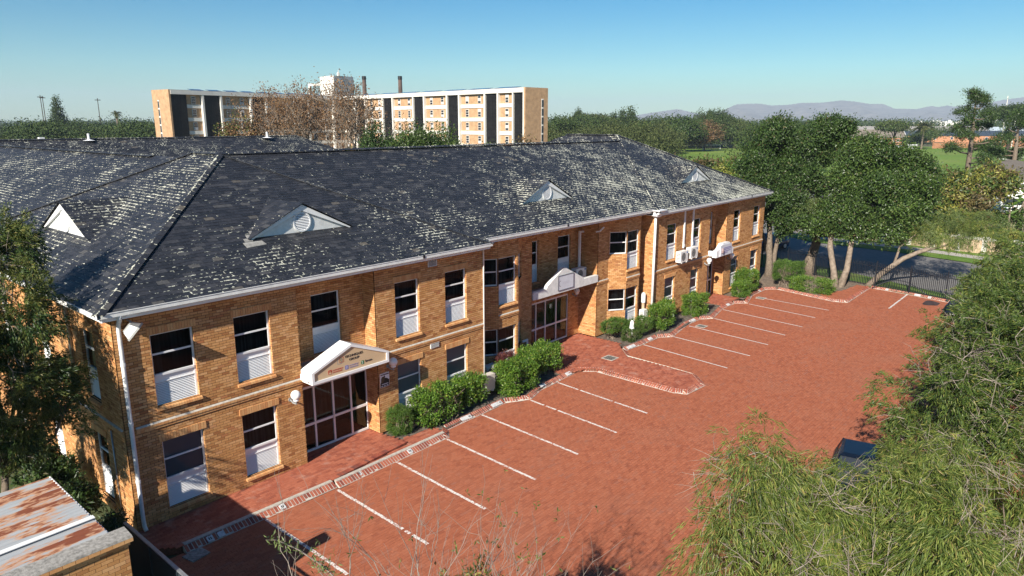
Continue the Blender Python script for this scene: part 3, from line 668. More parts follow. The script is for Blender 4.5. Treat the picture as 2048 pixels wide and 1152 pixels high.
# walls that close the block behind
cl = MB(); cl.quad((0.3,14.6,0),(46,14.6,0),(46,14.6,ZT),(0.3,14.6,ZT)); cl.quad((0,38,0),(44,38,0),(44,38,ZT),(0,38,ZT)); cl.quad((14.6,14.6,0),(14.6,38,0),(14.6,38,ZT),(14.6,14.6,ZT))
link('courtyard_wall', cl, BLD, 'fbrick')
link('brickwork', boxes_mesh('brickwork', ALLB), BLD, 'brick', kind='stuff')
n0, n1 = split_near(LINT, 90); own_pieces('lintel_brick', [LINT[i] for i in n0], BLD, 'brick_sill'); link('lintel_brick_run', boxes_mesh('lintel_brick_run', [LINT[i] for i in n1]), BLD, 'brick_sill', kind='stuff')
n0, n1 = split_near(SILLS, 90); own_pieces('sill_brick', [SILLS[i] for i in n0], BLD, 'brick_sill'); link('sill_brick_run', boxes_mesh('sill_brick_run', [SILLS[i] for i in n1]), BLD, 'brick_sill', kind='stuff')
n0, n1 = split_near(STR, 120); own_pieces('string_course_brick', [STR[i] for i in n0], BLD, 'brick_sill'); link('string_course_run', boxes_mesh('string_course_run', [STR[i] for i in n1]), BLD, 'brick_sill', kind='stuff')

# glazed entrance doors: a frame, panes, leaves with pull handles
def doors(F, u0, u1, leaf, h=30*COURSE, mid=1.05, low=0.0):
    fr = MB(); t = 0.07; d0, d1 = 0.03, 0.10
    us = [u0] + list(leaf) + [u1]
    door = None
    fr.fbox(F, u0, u1, d0, d1, h-0.10, h); fr.fbox(F, u0, u1, d0, d1, 0.0, 0.08)
    for u in us: fr.fbox(F, max(u-t/2, u0), min(u+t/2, u1), d0-0.003, d1+0.003, 0.08, h-0.10)
    for a, b in zip(us[:-1], us[1:]): fr.fbox(F, a+t/2, b-t/2, d0, d1, mid-0.045, mid+0.045)
    door = link('entrance_door', fr, BLD, 'white')
    for a, b in zip(us[:-1], us[1:]):
        for za, zb in ((0.08, mid-0.045), (mid+0.045, h-0.10)):
            link('pane', MB().quad(F.p(a+t/2,0.065,za), F.p(b-t/2,0.065,za), F.p(b-t/2,0.065,zb), F.p(a+t/2,0.065,zb)), door, 'glass_door')
    link('lobby', MB().quad(F.p(u0,1.6,0), F.p(u1,1.6,0), F.p(u1,1.6,h), F.p(u0,1.6,h)).quad(F.p(u0,0.1,0.001), F.p(u1,0.1,0.001), F.p(u1,1.6,0.001), F.p(u0,1.6,0.001)).quad(F.p(u0,0.1,h), F.p(u1,0.1,h), F.p(u1,1.6,h), F.p(u0,1.6,h)).quad(F.p(u0,0.1,0), F.p(u0,1.6,0), F.p(u0,1.6,h), F.p(u0,0.1,h)).quad(F.p(u1,0.1,0), F.p(u1,1.6,0), F.p(u1,1.6,h), F.p(u1,0.1,h)), door, 'room')
    return door
d = doors(FDOOR1, 0.02, 3.26, [0.88, 1.70, 2.50])
link('handle', MB().tube([FDOOR1.p(1.66,-0.02,0.95), FDOOR1.p(1.66,-0.02,1.25)], 0.012, 6), d, 'alu')
d = doors(FDOOR2, 1.07, 4.66, [1.85, 2.66, 3.62])
d = doors(FDOOR3, 0.11, 2.49, [1.3, 1.9])

# ---------------- eaves
def eave(x0, x1, y, z, ends=(True, True)):
    g = MB()
    g.box(x0, x1, y-0.13, y-0.115, z-0.10, z+0.02); g.box(x0, x1, y-0.115, y, z-0.10, z-0.085); g.box(x0, x1, y-0.145, y-0.115, z+0.021, z+0.035)
    if ends[0]: g.box(x0-0.012, x0-0.001, y-0.13, y, z-0.10, z+0.02)
    if ends[1]: g.box(x1+0.001, x1+0.012, y-0.13, y, z-0.10, z+0.02)
    link('gutter', g, BLD, 'white_worn')
    link('fascia', MB().box(x0+0.003, x1-0.003, y+0.002, y+0.03, z-0.23, z+0.01), BLD, 'white')
ZE = 6.80
eave(-0.36, 15.15, -0.33, ZE, (False, True)); eave(15.17, 29.28, 0.02, ZE+0.16); eave(29.3, 46.4, -0.33, ZE, (True, True))
link('soffit', MB().box(-0.30, 15.13, -0.30, 0.9, 6.585, 6.61).box(15.14, 29.28, 0.06, 2.1, 6.73, 6.755).box(29.31, 46.4, -0.30, 0.9, 6.585, 6.61), BLD, 'white')
link('upper_bay_wall', MB().box(15.05, 29.7, 2.25, 2.3, 6.6, 6.75).box(15.06, 29.69, 1.001, 1.01, 6.6, 6.73).box(19.6, 25.33, 2.19, 2.2, 6.6, 6.73), BLD, 'brick')
for xa, xb, xc in ((15.4, 16.4, 17.8), (26.4, 27.33, 28.75)): link('bay_head', MB().box(xb, xc, 0.352, 0.37, 6.62, 6.73), BLD, 'brick')
g = MB(); g.box(-0.47, -0.455, -0.46, 38, ZE-0.10, ZE+0.02); g.box(-0.455, -0.33, -0.44, 38, ZE-0.10, ZE-0.085); g.box(-0.485, -0.456, -0.46, 38, ZE+0.021, ZE+0.035)
link('gutter', g, BLD, 'white_worn'); link('fascia', MB().box(-0.328, -0.30, -0.36, 38, ZE-0.23, ZE+0.01), BLD, 'white'); link('soffit', MB().box(-0.297, 0.9, -0.29, 38, 6.588, 6.608), BLD, 'white')
for x in (11.2, 21.0, 42.4): link('gutter_bracket', MB().box(x-0.05, x+0.05, -0.485 if x < 15 or x > 29 else -0.135, -0.475 if x < 15 or x > 29 else -0.12, ZE-0.08+(0 if x < 15 or x > 29 else .16), ZE+0.05+(0 if x < 15 or x > 29 else .16)), BLD, 'steel_dark')
def downpipe(pts, r=0.05, mat='white_worn', name='downpipe'): return link(name, MB().tube(pts, r, 8), BLD, mat, smooth=True)
dp = downpipe([(0.12,-0.40,6.72),(0.12,-0.36,6.58),(0.16,-0.12,6.40),(0.16,-0.08,6.2),(0.16,-0.08,0.35),(0.16,-0.12,0.15),(0.16,-0.22,0.05)], 0.062)
for z in (5.2, 3.4, 1.6): link('pipe_collar', MB().lathe((0.16,-0.08,z), [(0.064,-0.05),(0.074,-0.045),(0.074,0.045),(0.064,0.05)], 10), dp, 'white_worn')
downpipe([(-0.4,3.38,6.74),(-0.07,3.38,6.45),(-0.07,3.38,3.7)], 0.05, 'galv'); downpipe([(-0.03,1.0,2.95),(-0.03,1.0,0.2)], 0.022, 'galv')
downpipe([(15.0,-0.36,6.74),(15.0,-0.05,6.5),(15.0,-0.04,0.0)], 0.035)
dp = downpipe([(29.62,-0.08,6.75),(29.62,-0.08,0.0)], 0.075)
link('rainwater_head', MB().hexa([(29.45,-0.28,6.5),(29.85,-0.28,6.5),(29.85,-0.02,6.5),(29.45,-0.02,6.5),(29.30,-0.50,6.88),(30.0,-0.50,6.88),(30.0,-0.02,6.88),(29.30,-0.02,6.88)]).box(29.2, 30.1, -0.55, -0.0, 6.882, 6.93), dp, 'white')
downpipe([(23.9,2.12,3.3),(23.9,2.12,3.6)], 0.03)
# ---------------- slate roof
TP = math.tan(math.radians(26)); CP, SP = math.cos(math.radians(26)), math.sin(math.radians(26))
def zf(y): return 6.83 + TP * (y + 0.35)
ROOF = link('roof', MB().poly([(-0.36,-0.36,zf(-0.36)-0.02),(15.18,-0.36,zf(-0.36)-0.02),(15.18,-0.03,zf(-0.03)-0.02),(29.27,-0.03,zf(-0.03)-0.02),(29.27,-0.36,zf(-0.36)-0.02),(46.36,-0.36,zf(-0.36)-0.02),(37.9,8.1,zf(8.1)-0.02),(37.17,7.37,zf(7.37)-0.02),(7.37,7.37,zf(7.37)-0.02)])
            .poly([(-0.36,-0.36,zf(-0.36)-0.02),(7.37,7.37,zf(7.37)-0.02),(7.37,9.6,zf(7.37)-0.02),(6.9,10.2,zf(6.9)-0.02),(6.9,41,zf(6.9)-0.02),(-0.36,41,zf(-0.36)-0.02)])
            .poly([(7.37,7.37,zf(7.37)-0.02),(37.17,7.37,zf(7.37)-0.02),(37.17,15.1,zf(-0.36)-0.02),(7.37,15.1,zf(-0.36)-0.02)])
            .poly([(46.36,-0.36,zf(-0.36)-0.02),(46.36,21,zf(-0.36)-0.02),(37.9,12.6,zf(8.1)-0.02),(37.9,8.1,zf(8.1)-0.02)])
            .poly([(37.9,8.1,zf(8.1)-0.02),(37.9,12.6,zf(8.1)-0.02),(29.5,21,zf(-0.36)-0.02),(29.5,15,zf(-0.36)-0.02),(37.17,7.37,zf(7.37)-0.02)])
            .poly([(6.9,10.2,zf(6.9)-0.02),(6.9,41,zf(6.9)-0.02),(14.6,41,zf(-0.8)-0.02),(14.6,10.2,zf(-0.8)-0.02)])
            .poly([(-14,41.3,10.58),(32.5,41.3,10.58),(41,32.9,6.5),(-14,32.9,6.5)]).poly([(32.5,41.3,10.58),(41,49.5,6.5),(41,32.9,6.5)]).poly([(-14,41.3,10.58),(32.5,41.3,10.58),(41,49.5,6.5),(-14,49.5,6.5)]), BLD, plain('roof underlay', (0.02,0.02,0.024), 0.9, 0.1, 0.2, 5))
EXP = 0.182; SLW = 0.345
def slates(origin, A, U, N, smax, intervals, w=SLW, ex=EXP):
    A, U, N, origin = (np.asarray(x, float) for x in (A, U, N, origin)); out = []
    k = 0; s = 0.0
    while s < smax:
        for (a, b) in intervals(s + ex/2):
            if b - a < 0.05: continue
            x = math.floor(a / w) * w + (w/2 if k % 2 else 0) - w
            while x < b:
                p, q = max(x, a), min(x + w, b)
                if q - p > 0.03:
                    lo = s - random.uniform(0, 0.018); g = 0.003; l = 0.010 + random.uniform(0, 0.006); dl = random.uniform(-0.006, 0.006)
                    P = lambda t, r, h: origin + A*t + U*r + N*h
                    out.append([P(p+g,lo,0.0), P(q-g,lo+dl,0.0), P(q-g,s+ex+0.03,-0.012), P(p+g,s+ex+0.03,-0.012), P(p+g,lo,l), P(q-g,lo+dl,l), P(q-g,s+ex+0.03,0.003), P(p+g,s+ex+0.03,0.003)])
                x += w
        s += ex; k += 1
    return np.array(out)
SUV = np.array([[[0,0],[1,0],[1,1],[0,1]], [[0,0],[1,0],[1,0],[0,0]], [[1,0],[1,1],[1,1],[1,0]], [[1,1],[0,1],[0,1],[1,1]], [[0,1],[0,0],[0,0],[0,1]]], float)
def slate_mesh(name, c):
    n = len(c); Q = (np.arange(n)[:, None, None]*8 + BOXQ[None]).reshape(-1, 4)
    uv = np.broadcast_to(SUV.reshape(1, -1, 2), (n, 20, 2)).reshape(-1, 2)
    return fast_mesh(name, c.reshape(-1, 3), Q, uv)
def front_iv(s):
    y = -0.42 + s * CP
    if y < 7.3:
        a, b = max(y, -0.42), min(46.0 - y, 46.42)
        return [(a, 15.2), (29.25, b)] if y < -0.07 else [(a, b)]
    return [(37.17 + (y - 7.37), 46.0 - y)]
DORM = [(7.44, 1.93, 1.96), (21.9, 1.95, 1.9), (38.15, 1.9, 2.06)]
fs = slates((0, -0.42, zf(-0.42)), (1,0,0), (0,CP,SP), (0,-SP,CP), (8.1+0.42)/CP, front_iv)
def left_iv(s):
    x = -0.42 + s * CP                                # along -y: the row runs from the far end to the hip
    top = 41.0
    return [(-top, -max(x, -0.42))] if x < 6.9 else [(-9.7, -x)]
ls = slates((-0.42, 0, zf(-0.42)), (0,-1,0), (CP,0,SP), (-SP,0,CP), (7.37+0.42)/CP, left_iv)
near, rest = split_near(fs, 200)
def own_slates(c, mat):
    for q in c:
        o0 = q[0].copy(); me = slate_mesh('slate', (q - o0)[None]); me.materials.append(MAT[mat])
        o = bpy.data.objects.new('slate', me); COL.objects.link(o); o.location = tuple(o0); o.parent = ROOF
own_slates(fs[near], 'slate')
n2, r2 = split_near(ls, 100); own_slates(ls[n2], 'slate_side')
link('front_slates', slate_mesh('front_slates', fs[rest]), ROOF, 'slate', kind='stuff')
rs = slates((0, 32.9, 6.52), (1,0,0), (0,CP,SP), (0,-SP,CP), (41.3-32.9)/CP, lambda s: [(-14.0, 41.0 - s*CP)], 0.45, 0.24)
es = slates((46.42, 0, zf(-0.42)), (0,1,0), (-CP,0,SP), (SP,0,CP), 9.4, lambda s: [(s*CP - 0.42, 21.0 - s*CP)], 0.45, 0.24)
e2 = slates((37.9, 0, zf(8.1)), (0,1,0), (-CP,0,-SP), (-SP,0,CP), 0.9, lambda s: [(8.1 - s*CP, 12.6 + s*CP)], 0.45, 0.24)
link('side_slates', slate_mesh('side_slates', np.concatenate([ls[r2], rs, es, e2])), ROOF, 'slate_side', kind='stuff')
# ridge and hip slates
CAPS = []
def caps(a, b, w=0.17, h=0.055, step=0.30, up=0.03):
    a = np.array(a, float); b = np.array(b, float); L = np.linalg.norm(b-a); t = (b-a)/L; sd = np.cross(t, [0,0,1.0]); sd /= np.linalg.norm(sd); nn = np.cross(sd, t)
    n = max(1, int(L/step)); st = L/n
    for i in range(n):
        p = a + t*(i*st - 0.03) + nn*up; q = a + t*((i+1)*st) + nn*(up-0.012)
        for s in (-1, 1):
            j = sd*s*w
            c = [p + nn*h*0.6, q + nn*h*0.6, q + j - nn*h*0.5, p + j - nn*h*0.5, p + nn*h, q + nn*h, q + j - nn*(h*0.5-0.02), p + j - nn*(h*0.5-0.02)]
            CAPS.append(np.array(c))
Z = zf
caps((-0.42,-0.42,Z(-0.42)), (7.37,7.37,Z(7.37))); caps((7.37,7.37,Z(7.37)), (37.17,7.37,Z(7.37))); caps((15.2,-0.42,Z(-0.42)), (7.45,7.33,Z(7.33)), 0.15, 0.03, up=0.015)
caps((29.3,-0.42,Z(-0.42)), (37.82,8.05,Z(8.05)), 0.16, 0.045); caps((46.42,-0.42,Z(-0.42)), (37.9,8.1,Z(8.1))); caps((37.9,8.1,Z(8.1)), (37.9,12.6,Z(8.1)))
caps((7.37,7.37,Z(7.37)), (7.37,9.7,Z(7.37))); caps((-0.42,17.4,Z(-0.42)), (7.3,9.7,Z(7.3)), 0.17, 0.05); caps((6.9,12.6,Z(6.9)), (6.9,41,Z(6.9)), 0.18, 0.05)
caps((-14,41.3,10.6), (32.5,41.3,10.6)); caps((32.5,41.3,10.6), (41,32.9,6.52))
CAPS = np.array(CAPS); n0, n1 = split_near(CAPS, 60)
for q in CAPS[n0]:
    o0 = q[0].copy(); me = slate_mesh('ridge_slate', (q-o0)[None]); me.materials.append(MAT['slate_cap']); o = bpy.data.objects.new('ridge_slate', me); COL.objects.link(o); o.location = tuple(o0); o.parent = ROOF
link('ridge_slates', slate_mesh('ridge_slates', CAPS[n1]), ROOF, 'slate_cap', kind='stuff')
# gablet dormers
def dormer(F, uc, half, d, z, hgt, mat):
    # F: frame whose d runs up the slope; face stands at depth d
    back = (hgt) / TP
    L, R_, T = F.p(uc-half, d, z), F.p(uc+half, d, z), F.p(uc, d, z+hgt); B = F.p(uc, d+back+0.3, z+hgt+0.02)
    dm = link('dormer', MB().poly([L, R_, T]), BLD, 'white_worn')
    th = 0.16
    for s in (-1, 1):
        e = (uc + s*(half+0.12), z-0.06); k = hgt/half
        P = lambda u, dd, zz: F.p(u, dd, zz)
        top0, top1 = (e[0], e[1]), (uc, z+hgt+0.02)
        link('barge_board', MB().hexa([P(top0[0],d-0.09,top0[1]), P(top1[0],d-0.09,top1[1]-0.20), P(top1[0],d+0.0,top1[1]-0.20), P(top0[0],d+0.0,top0[1]), P(top0[0],d-0.09,top0[1]+0.05), P(top1[0],d-0.09,top1[1]+0.02), P(top1[0],d+0.0,top1[1]+0.02), P(top0[0],d+0.0,top0[1]+0.05)]), dm, 'white')
    for s in (-1, 1):                              # small slated slopes
        u, zz = uc + s*(half+0.2), z-0.10
        slp = MB().poly([F.p(u, d-0.14, zz+0.08), F.p(uc, d-0.14, z+hgt+0.085), F.p(uc, d+back+0.35, z+hgt+0.085), F.p(u, d+0.2, zz+0.09)])
        link('dormer_roof', slp, dm, 'slate_under')
        n = int(math.hypot(half+0.2, hgt)/EXP); cs = []
        for i in range(n):
            f0, f1 = i/n, (i+1)/n; g = lambda f: (u + (uc-u)*f, zz + 0.09 + (z+hgt-zz)*f + 0.0)
            (ua, za), (ub, zb) = g(f0), g(f1); far_d = d + 0.2 + (back+0.1)*((f0+f1)/2)
            x = d - 0.16
            while x < far_d:
                y1 = min(x+SLW, far_d)
                cs.append([F.p(ua,x,za), F.p(ua,y1-0.006,za), F.p(ub,y1-0.006,zb), F.p(ub,x,zb), F.p(ua,x,za+0.022), F.p(ua,y1-0.006,za+0.022), F.p(ub,y1-0.006,zb+0.012), F.p(ub,x,zb+0.012)])
                x += SLW
        link('dormer_slates', slate_mesh('dormer_slates', np.array(cs)), dm, mat, kind='stuff')
    # round louvred vent
    r = hgt*0.33; zc = z + hgt*0.40; ring = MB()
    N_ = 28
    for i in range(N_):
        a0, a1 = 2*math.pi*i/N_, 2*math.pi*(i+1)/N_
        q = lambda a, rr, dd: F.p(uc + rr*math.cos(a), dd, zc + rr*math.sin(a))
        ring.hexa([q(a0,r,d-0.05), q(a1,r,d-0.05), q(a1,r,d), q(a0,r,d), q(a0,r+0.05,d-0.05), q(a1,r+0.05,d-0.05), q(a1,r+0.05,d), q(a0,r+0.05,d)])
    link('vent_ring', ring, dm, 'white')
    link('vent_disc', MB().poly([F.p(uc + r*math.cos(2*math.pi*i/N_), d-0.008, zc + r*math.sin(2*math.pi*i/N_)) for i in range(N_)]), dm, 'blind')
    ns = 11
    for i in range(ns):
        zz = zc - r + (i+0.5)*2*r/ns; hw = math.sqrt(max(r*r - (zz-zc)**2, 0.0004))
        link('slat', MB().hexa([F.p(uc-hw,d-0.045,zz-0.018), F.p(uc+hw,d-0.045,zz-0.018), F.p(uc+hw,d-0.03,zz-0.018), F.p(uc-hw,d-0.03,zz-0.018), F.p(uc-hw,d-0.025,zz+0.012), F.p(uc+hw,d-0.025,zz+0.012), F.p(uc+hw,d-0.01,zz+0.012), F.p(uc-hw,d-0.01,zz+0.012)]), dm, 'white')
MAT['slate_under'] = plain('dormer underlay', (0.022,0.023,0.027), 0.9, 0.1, 0.2, 5)
FX = Fr((0, 0), (1, 0))
for (xc, y, h) in DORM: dormer(FX, xc, h, y, zf(y)-0.0, 0.97, 'slate')
FY = Fr((0, 0), (0, -1)); dormer(FY, -8.57, 2.2, 1.85, zf(1.85), 1.05, 'slate_side')
# lead flashing patches by the near dormer
fl = MB()
for k in range(9):
    y = 1.75 + k*0.19; x = 5.20 + (k*0.235 if k > 0 else 0) + random.uniform(-0.04, 0.04)
    fl.hexa([(x-0.13,y,zf(y)+0.014),(x+0.16,y,zf(y)+0.014),(x+0.2,y+0.17,zf(y+0.17)+0.014),(x-0.1,y+0.17,zf(y+0.17)+0.014),(x-0.13,y,zf(y)+0.03),(x+0.16,y,zf(y)+0.03),(x+0.2,y+0.17,zf(y+0.17)+0.026),(x-0.1,y+0.17,zf(y+0.17)+0.026)])
fl.hexa([(5.0,1.45,zf(1.45)+0.014),(5.75,1.5,zf(1.5)+0.014),(5.7,1.72,zf(1.72)+0.014),(5.0,1.72,zf(1.72)+0.014),(5.0,1.45,zf(1.45)+0.03),(5.75,1.5,zf(1.5)+0.03),(5.7,1.72,zf(1.72)+0.028),(5.0,1.72,zf(1.72)+0.028)])
link('flashing', fl, ROOF, plain('mortar flashing', (0.30,0.29,0.27), 0.9, 0.1, 0.4, 8))
for x, y in ((14.0, 41.0), (29.0, 40.6)): link('roof_vent', MB().lathe((x, y, 10.5), [(0.45,0),(0.2,0.06),(0.09,0.09),(0.09,0.5),(0.11,0.52),(0.02,0.54)], 10), ROOF, 'white')

# ---------------- entrance canopies with their signs
def gable_canopy(F, out, zl, zh, za, u0, u1, d, dback, label=None):
    um = (u0+u1)/2
    c = link('canopy', MB().prism([F.p(u0,d,zl), F.p(u1,d,zl), F.p(u1,d,zh), F.p(um,d,za), F.p(u0,d,zh)], F.p(0,d,0), F.p(0,dback,0)), BLD, 'white')
    return c, um
FX0 = Fr((0, 0), (1, 0))
cn, um = gable_canopy(FX0, 0, 3.09, 3.52, 4.19, 5.80, 9.14, -0.60, 0.02)
lip = MB(); inner = [(5.90,3.19),(9.04,3.19),(9.04,3.475),(7.47,4.09),(5.90,3.475)]; outer = [(5.80,3.09),(9.14,3.09),(9.14,3.52),(7.47,4.19),(5.80,3.52)]
for i in range(5):
    a, b, c_, d_ = outer[i], outer[(i+1) % 5], inner[(i+1) % 5], inner[i]
    P = lambda q, y: (q[0], y, q[1])
    lip.hexa([P(a,-0.602),P(b,-0.602),P(c_,-0.602),P(d_,-0.602),P(a,-0.66),P(b,-0.66),P(c_,-0.66),P(d_,-0.66)])
link('canopy_rim', lip, cn, 'white')
link('canopy_roof', MB().poly([(5.83,0.02,3.50),(9.1,0.02,3.50),(9.1,0.66,3.50),(5.83,0.66,3.50)]), cn, 'greyroof')
link('canopy_end_block', MB().box(5.70, 5.795, -0.5, -0.1, 3.2, 3.42), cn, 'white')
SG = thing('entrance_sign', 'cream gabled sign board lettered TECHNIQUES GROUP over the near entrance', 'sign')
link('board', MB().prism([(x, -0.606, z) for x, z in [(5.905,3.195),(9.035,3.195),(9.035,3.47),(7.47,4.083),(5.905,3.47)]], (0,0,0), (0,-0.012,0)), SG, 'cream')
DT = -0.620
MAT['ink'] = plain('near black lettering', (0.02,0.018,0.02), 0.5, 0.3, 0.1, 5); MAT['ink_red'] = plain('red lettering', (0.45,0.05,0.03), 0.5, 0.3, 0.1, 5); MAT['ink_blue'] = plain('violet lettering', (0.24,0.22,0.42), 0.5, 0.3, 0.1, 5); MAT['ink_green'] = plain('green lettering', (0.03,0.17,0.06), 0.5, 0.3, 0.1, 5)
def bold(s, u, z, size, wide, mat, par):
    for k in (0, 0.006): text_part('lettering', s, par, mat, FX0, u + k, DT - k*0.2, z, size, wide)
bold('TECHNIQUES', 7.19, 3.715, 0.125, 1.05, 'ink', SG); bold('GROUP', 7.37, 3.58, 0.125, 1.05, 'ink', SG)
text_part('lettering', 'AUTOMATION', SG, 'ink_red', FX0, 6.66, DT, 3.375, 0.062, 1.05); text_part('lettering', 'TECHNIQUES', SG, 'ink_red', FX0, 6.66, DT, 3.30, 0.062, 1.08)
text_part('lettering', 'ACTUATION', SG, 'ink_blue', FX0, 7.37, DT, 3.375, 0.062, 1.1); text_part('lettering', 'TECHNIQUES', SG, 'ink_blue', FX0, 7.37, DT, 3.30, 0.062, 1.05)
bold('Strato', 8.055, 3.345, 0.125, 1.05, 'ink', SG)
def rrect(par, u0, u1, z0, z1, mat, d=DT, r=0.03, hollow=0.0):
    pts = []
    for cx, cz, a in ((u1-r, z1-r, 0), (u0+r, z1-r, 90), (u0+r, z0+r, 180), (u1-r, z0+r, 270)):
        for k in range(4):
            t = math.radians(a + k*30); pts.append((cx + r*math.cos(t), cz + r*math.sin(t)))
    if not hollow: return link('logo', MB().prism([(x, d, z) for x, z in pts], (0,0,0), (0,-0.004,0)), par, mat)
    cx, cz = (u0+u1)/2, (z0+z1)/2; mb = MB()
    inn = [(cx + (x-cx)*(1-hollow*2/(u1-u0)), cz + (z-cz)*(1-hollow*2/(z1-z0))) for x, z in pts]; n = len(pts)
    for i in range(n):
        a, b, c_, e = pts[i], pts[(i+1) % n], inn[(i+1) % n], inn[i]
        mb.quad((a[0], d-0.004, a[1]), (b[0], d-0.004, b[1]), (c_[0], d-0.004, c_[1]), (e[0], d-0.004, e[1]))
    return link('logo', mb, par, mat)
rrect(SG, 6.87, 7.06, 3.565, 3.755, 'blind', hollow=0.012); rrect(SG, 6.96, 7.14, 3.60, 3.80, 'ink_red', hollow=0.014, d=DT-0.002); rrect(SG, 7.0, 7.09, 3.64, 3.75, 'ink_green', hollow=0.01, d=DT-0.003)
rrect(SG, 6.48, 6.625, 3.28, 3.445, 'ink_red'); rrect(SG, 6.50, 6.605, 3.29, 3.36, 'cream', d=DT-0.003); rrect(SG, 6.525, 6.58, 3.375, 3.42, 'cream', d=DT-0.003)
rrect(SG, 7.18, 7.33, 3.285, 3.44, 'ink_blue'); rrect(SG, 7.22, 7.29, 3.325, 3.40, 'grey_board', d=DT-0.003, hollow=0.012)
rrect(SG, 7.885, 8.015, 3.30, 3.44, 'ink_green'); text_part('lettering', 'S', SG, 'white', FX0, 7.915, DT-0.005, 3.325, 0.13, 0.9)

# middle canopy: stepped white parapet with a framed board
prof = [(19.62,3.20),(25.31,3.20),(25.31,3.60),(23.95,3.60),(23.86,3.72),(22.30,4.47),(22.10,4.47),(20.78,3.73),(20.70,3.60),(19.62,3.60)]
cn2 = link('canopy', MB().prism([(x, 0.93, z) for x, z in prof], (0,0,0), (0,0.22,0)), BLD, 'white_worn')
link('canopy_slab', MB().box(19.62, 25.31, 1.152, 2.19, 3.21, 3.30), cn2, 'greyroof')
S2 = thing('framed_sign', 'square pale sign in a thin dark frame on the middle canopy', 'sign')
link('board', MB().box(21.66, 22.94, 0.905, 0.928, 3.36, 4.10), S2, 'grey_board')
f2 = MB()
for q in ((21.63,22.97,4.10,4.125),(21.63,22.97,3.335,3.36),(21.63,21.66,3.36,4.10),(22.94,22.97,3.36,4.10)): f2.box(q[0], q[1], 0.89, 0.928, q[2], q[3])
link('sign_frame', f2, S2, plain('grey sign frame', (0.12,0.12,0.14), 0.5, 0.4, 0.1, 4))
sw = MB()
for k in range(9):
    a0, a1 = math.radians(80+k*22), math.radians(80+(k+1)*22); r0, r1 = 0.10, 0.135
    q = lambda a, r: (21.82 + r*math.cos(a), 0.902, 3.70 + r*1.2*math.sin(a))
    sw.quad(q(a0,r0), q(a1,r0), q(a1,r1), q(a0,r1))
link('logo', sw, S2, 'blind')
MAT['ink_faint'] = plain('faded lettering', (0.47,0.48,0.55), 0.5, 0.3, 0.1, 5)
cu = [('logo_stroke', (22.02+0.085*k, 3.70, 0.055 + 0.02*(k % 2))) for k in range(7)]
for nm, (x, z, h) in cu: link(nm, MB().quad((x,0.902,z-h), (x+0.018,0.902,z-h), (x+0.05,0.902,z+h), (x+0.032,0.902,z+h)), S2, 'ink_faint')
# far canopy with its board
prof = [(36.98,3.08),(39.60,3.08),(39.60,3.50),(39.3,3.60),(38.9,3.95),(37.9,3.95),(37.4,3.60),(36.98,3.50)]
cn3 = link('canopy', MB().prism([(x, -0.58, z) for x, z in prof], (0,0,0), (0,0.30,0)), BLD, 'white')
link('canopy_slab', MB().box(36.99, 39.59, -0.278, 0.79, 3.10, 3.20), cn3, 'greyroof'); link('canopy_cheek', MB().box(36.98, 37.1, -0.279, 0.0, 3.201, 3.5).box(39.48, 39.6, -0.279, 0.0, 3.201, 3.5), cn3, 'white')
S3 = thing('notice_sign', 'small rectangular pale sign with blue lines of text on the far canopy', 'sign')
link('board', MB().box(37.46, 39.16, -0.64, -0.60, 3.12, 3.86), S3, 'grey_board')
for k, (wd, z) in enumerate(((1.1, 3.60), (1.1, 3.50), (1.05, 3.38), (0.6, 3.27))): link('lettering', MB().box(37.95, 37.95+wd, -0.648, -0.6405, z, z+0.055), S3, 'ink_blue')
link('emblem', MB().lathe((37.72, -0.63, 3.5), [(0.11,-0.16),(0.13,0.0),(0.09,0.15)], 10), S3, plain('brown emblem', (0.30,0.22,0.22), 0.6, 0.3, 0.1, 5))
# wall plaque by the near entrance
PQ = thing('security_plaque', 'black and white security plaque with a dog on the brick beside the near entrance', 'plaque')
link('plate', MB().box(9.17, 9.62, -0.025, -0.004, 1.86, 2.42), PQ, 'white'); link('lower_panel', MB().poly([(9.18,-0.0265,1.87),(9.61,-0.0265,1.87),(9.61,-0.0265,2.12)] + [(9.61-0.36*k/6, -0.0265, 2.12+0.10*math.sin(math.pi*k/6*0.9)) for k in range(1,7)] + [(9.18,-0.0265,2.02)]), PQ, 'black')
link('heading', MB().box(9.20, 9.60, -0.0285, -0.0255, 2.345, 2.385), PQ, 'ink')
dg = [(9.21,2.05),(9.30,2.03),(9.36,2.12),(9.40,2.20),(9.42,2.28),(9.38,2.34),(9.34,2.29),(9.27,2.30),(9.22,2.22)]
link('dog_picture', MB().poly([(x, -0.0275, z) for x, z in dg]), PQ, plain('brown dog print', (0.10,0.07,0.04), 0.6, 0.3, 0.3, 15))
for k in range(3): link('lettering', MB().box(9.21+0.13*k, 9.30+0.13*k, -0.0295, -0.027, 1.89, 1.925), PQ, 'grey_board')
link('lettering', MB().box(9.24, 9.56, -0.0295, -0.027, 1.965, 2.0), PQ, 'grey_board')
# air bricks
for u0, u1, z0, z1 in ((11.81,12.28,6.22,6.46),(11.82,12.30,2.80,3.02)):
    v = link('air_vent', MB().box(u0, u1, -0.03, -0.001, z0, z1), BLD, 'white')
    for k in range(5): link('slat', MB().box(u0+0.03, u1-0.03, -0.045, -0.031, z0+0.02+k*(z1-z0-0.04)/5, z0+0.035+k*(z1-z0-0.04)/5), v, 'white_worn')
    link('vent_back', MB().box(u0+0.025, u1-0.025, -0.034, -0.0305, z0+0.015, z1-0.015), v, 'room')
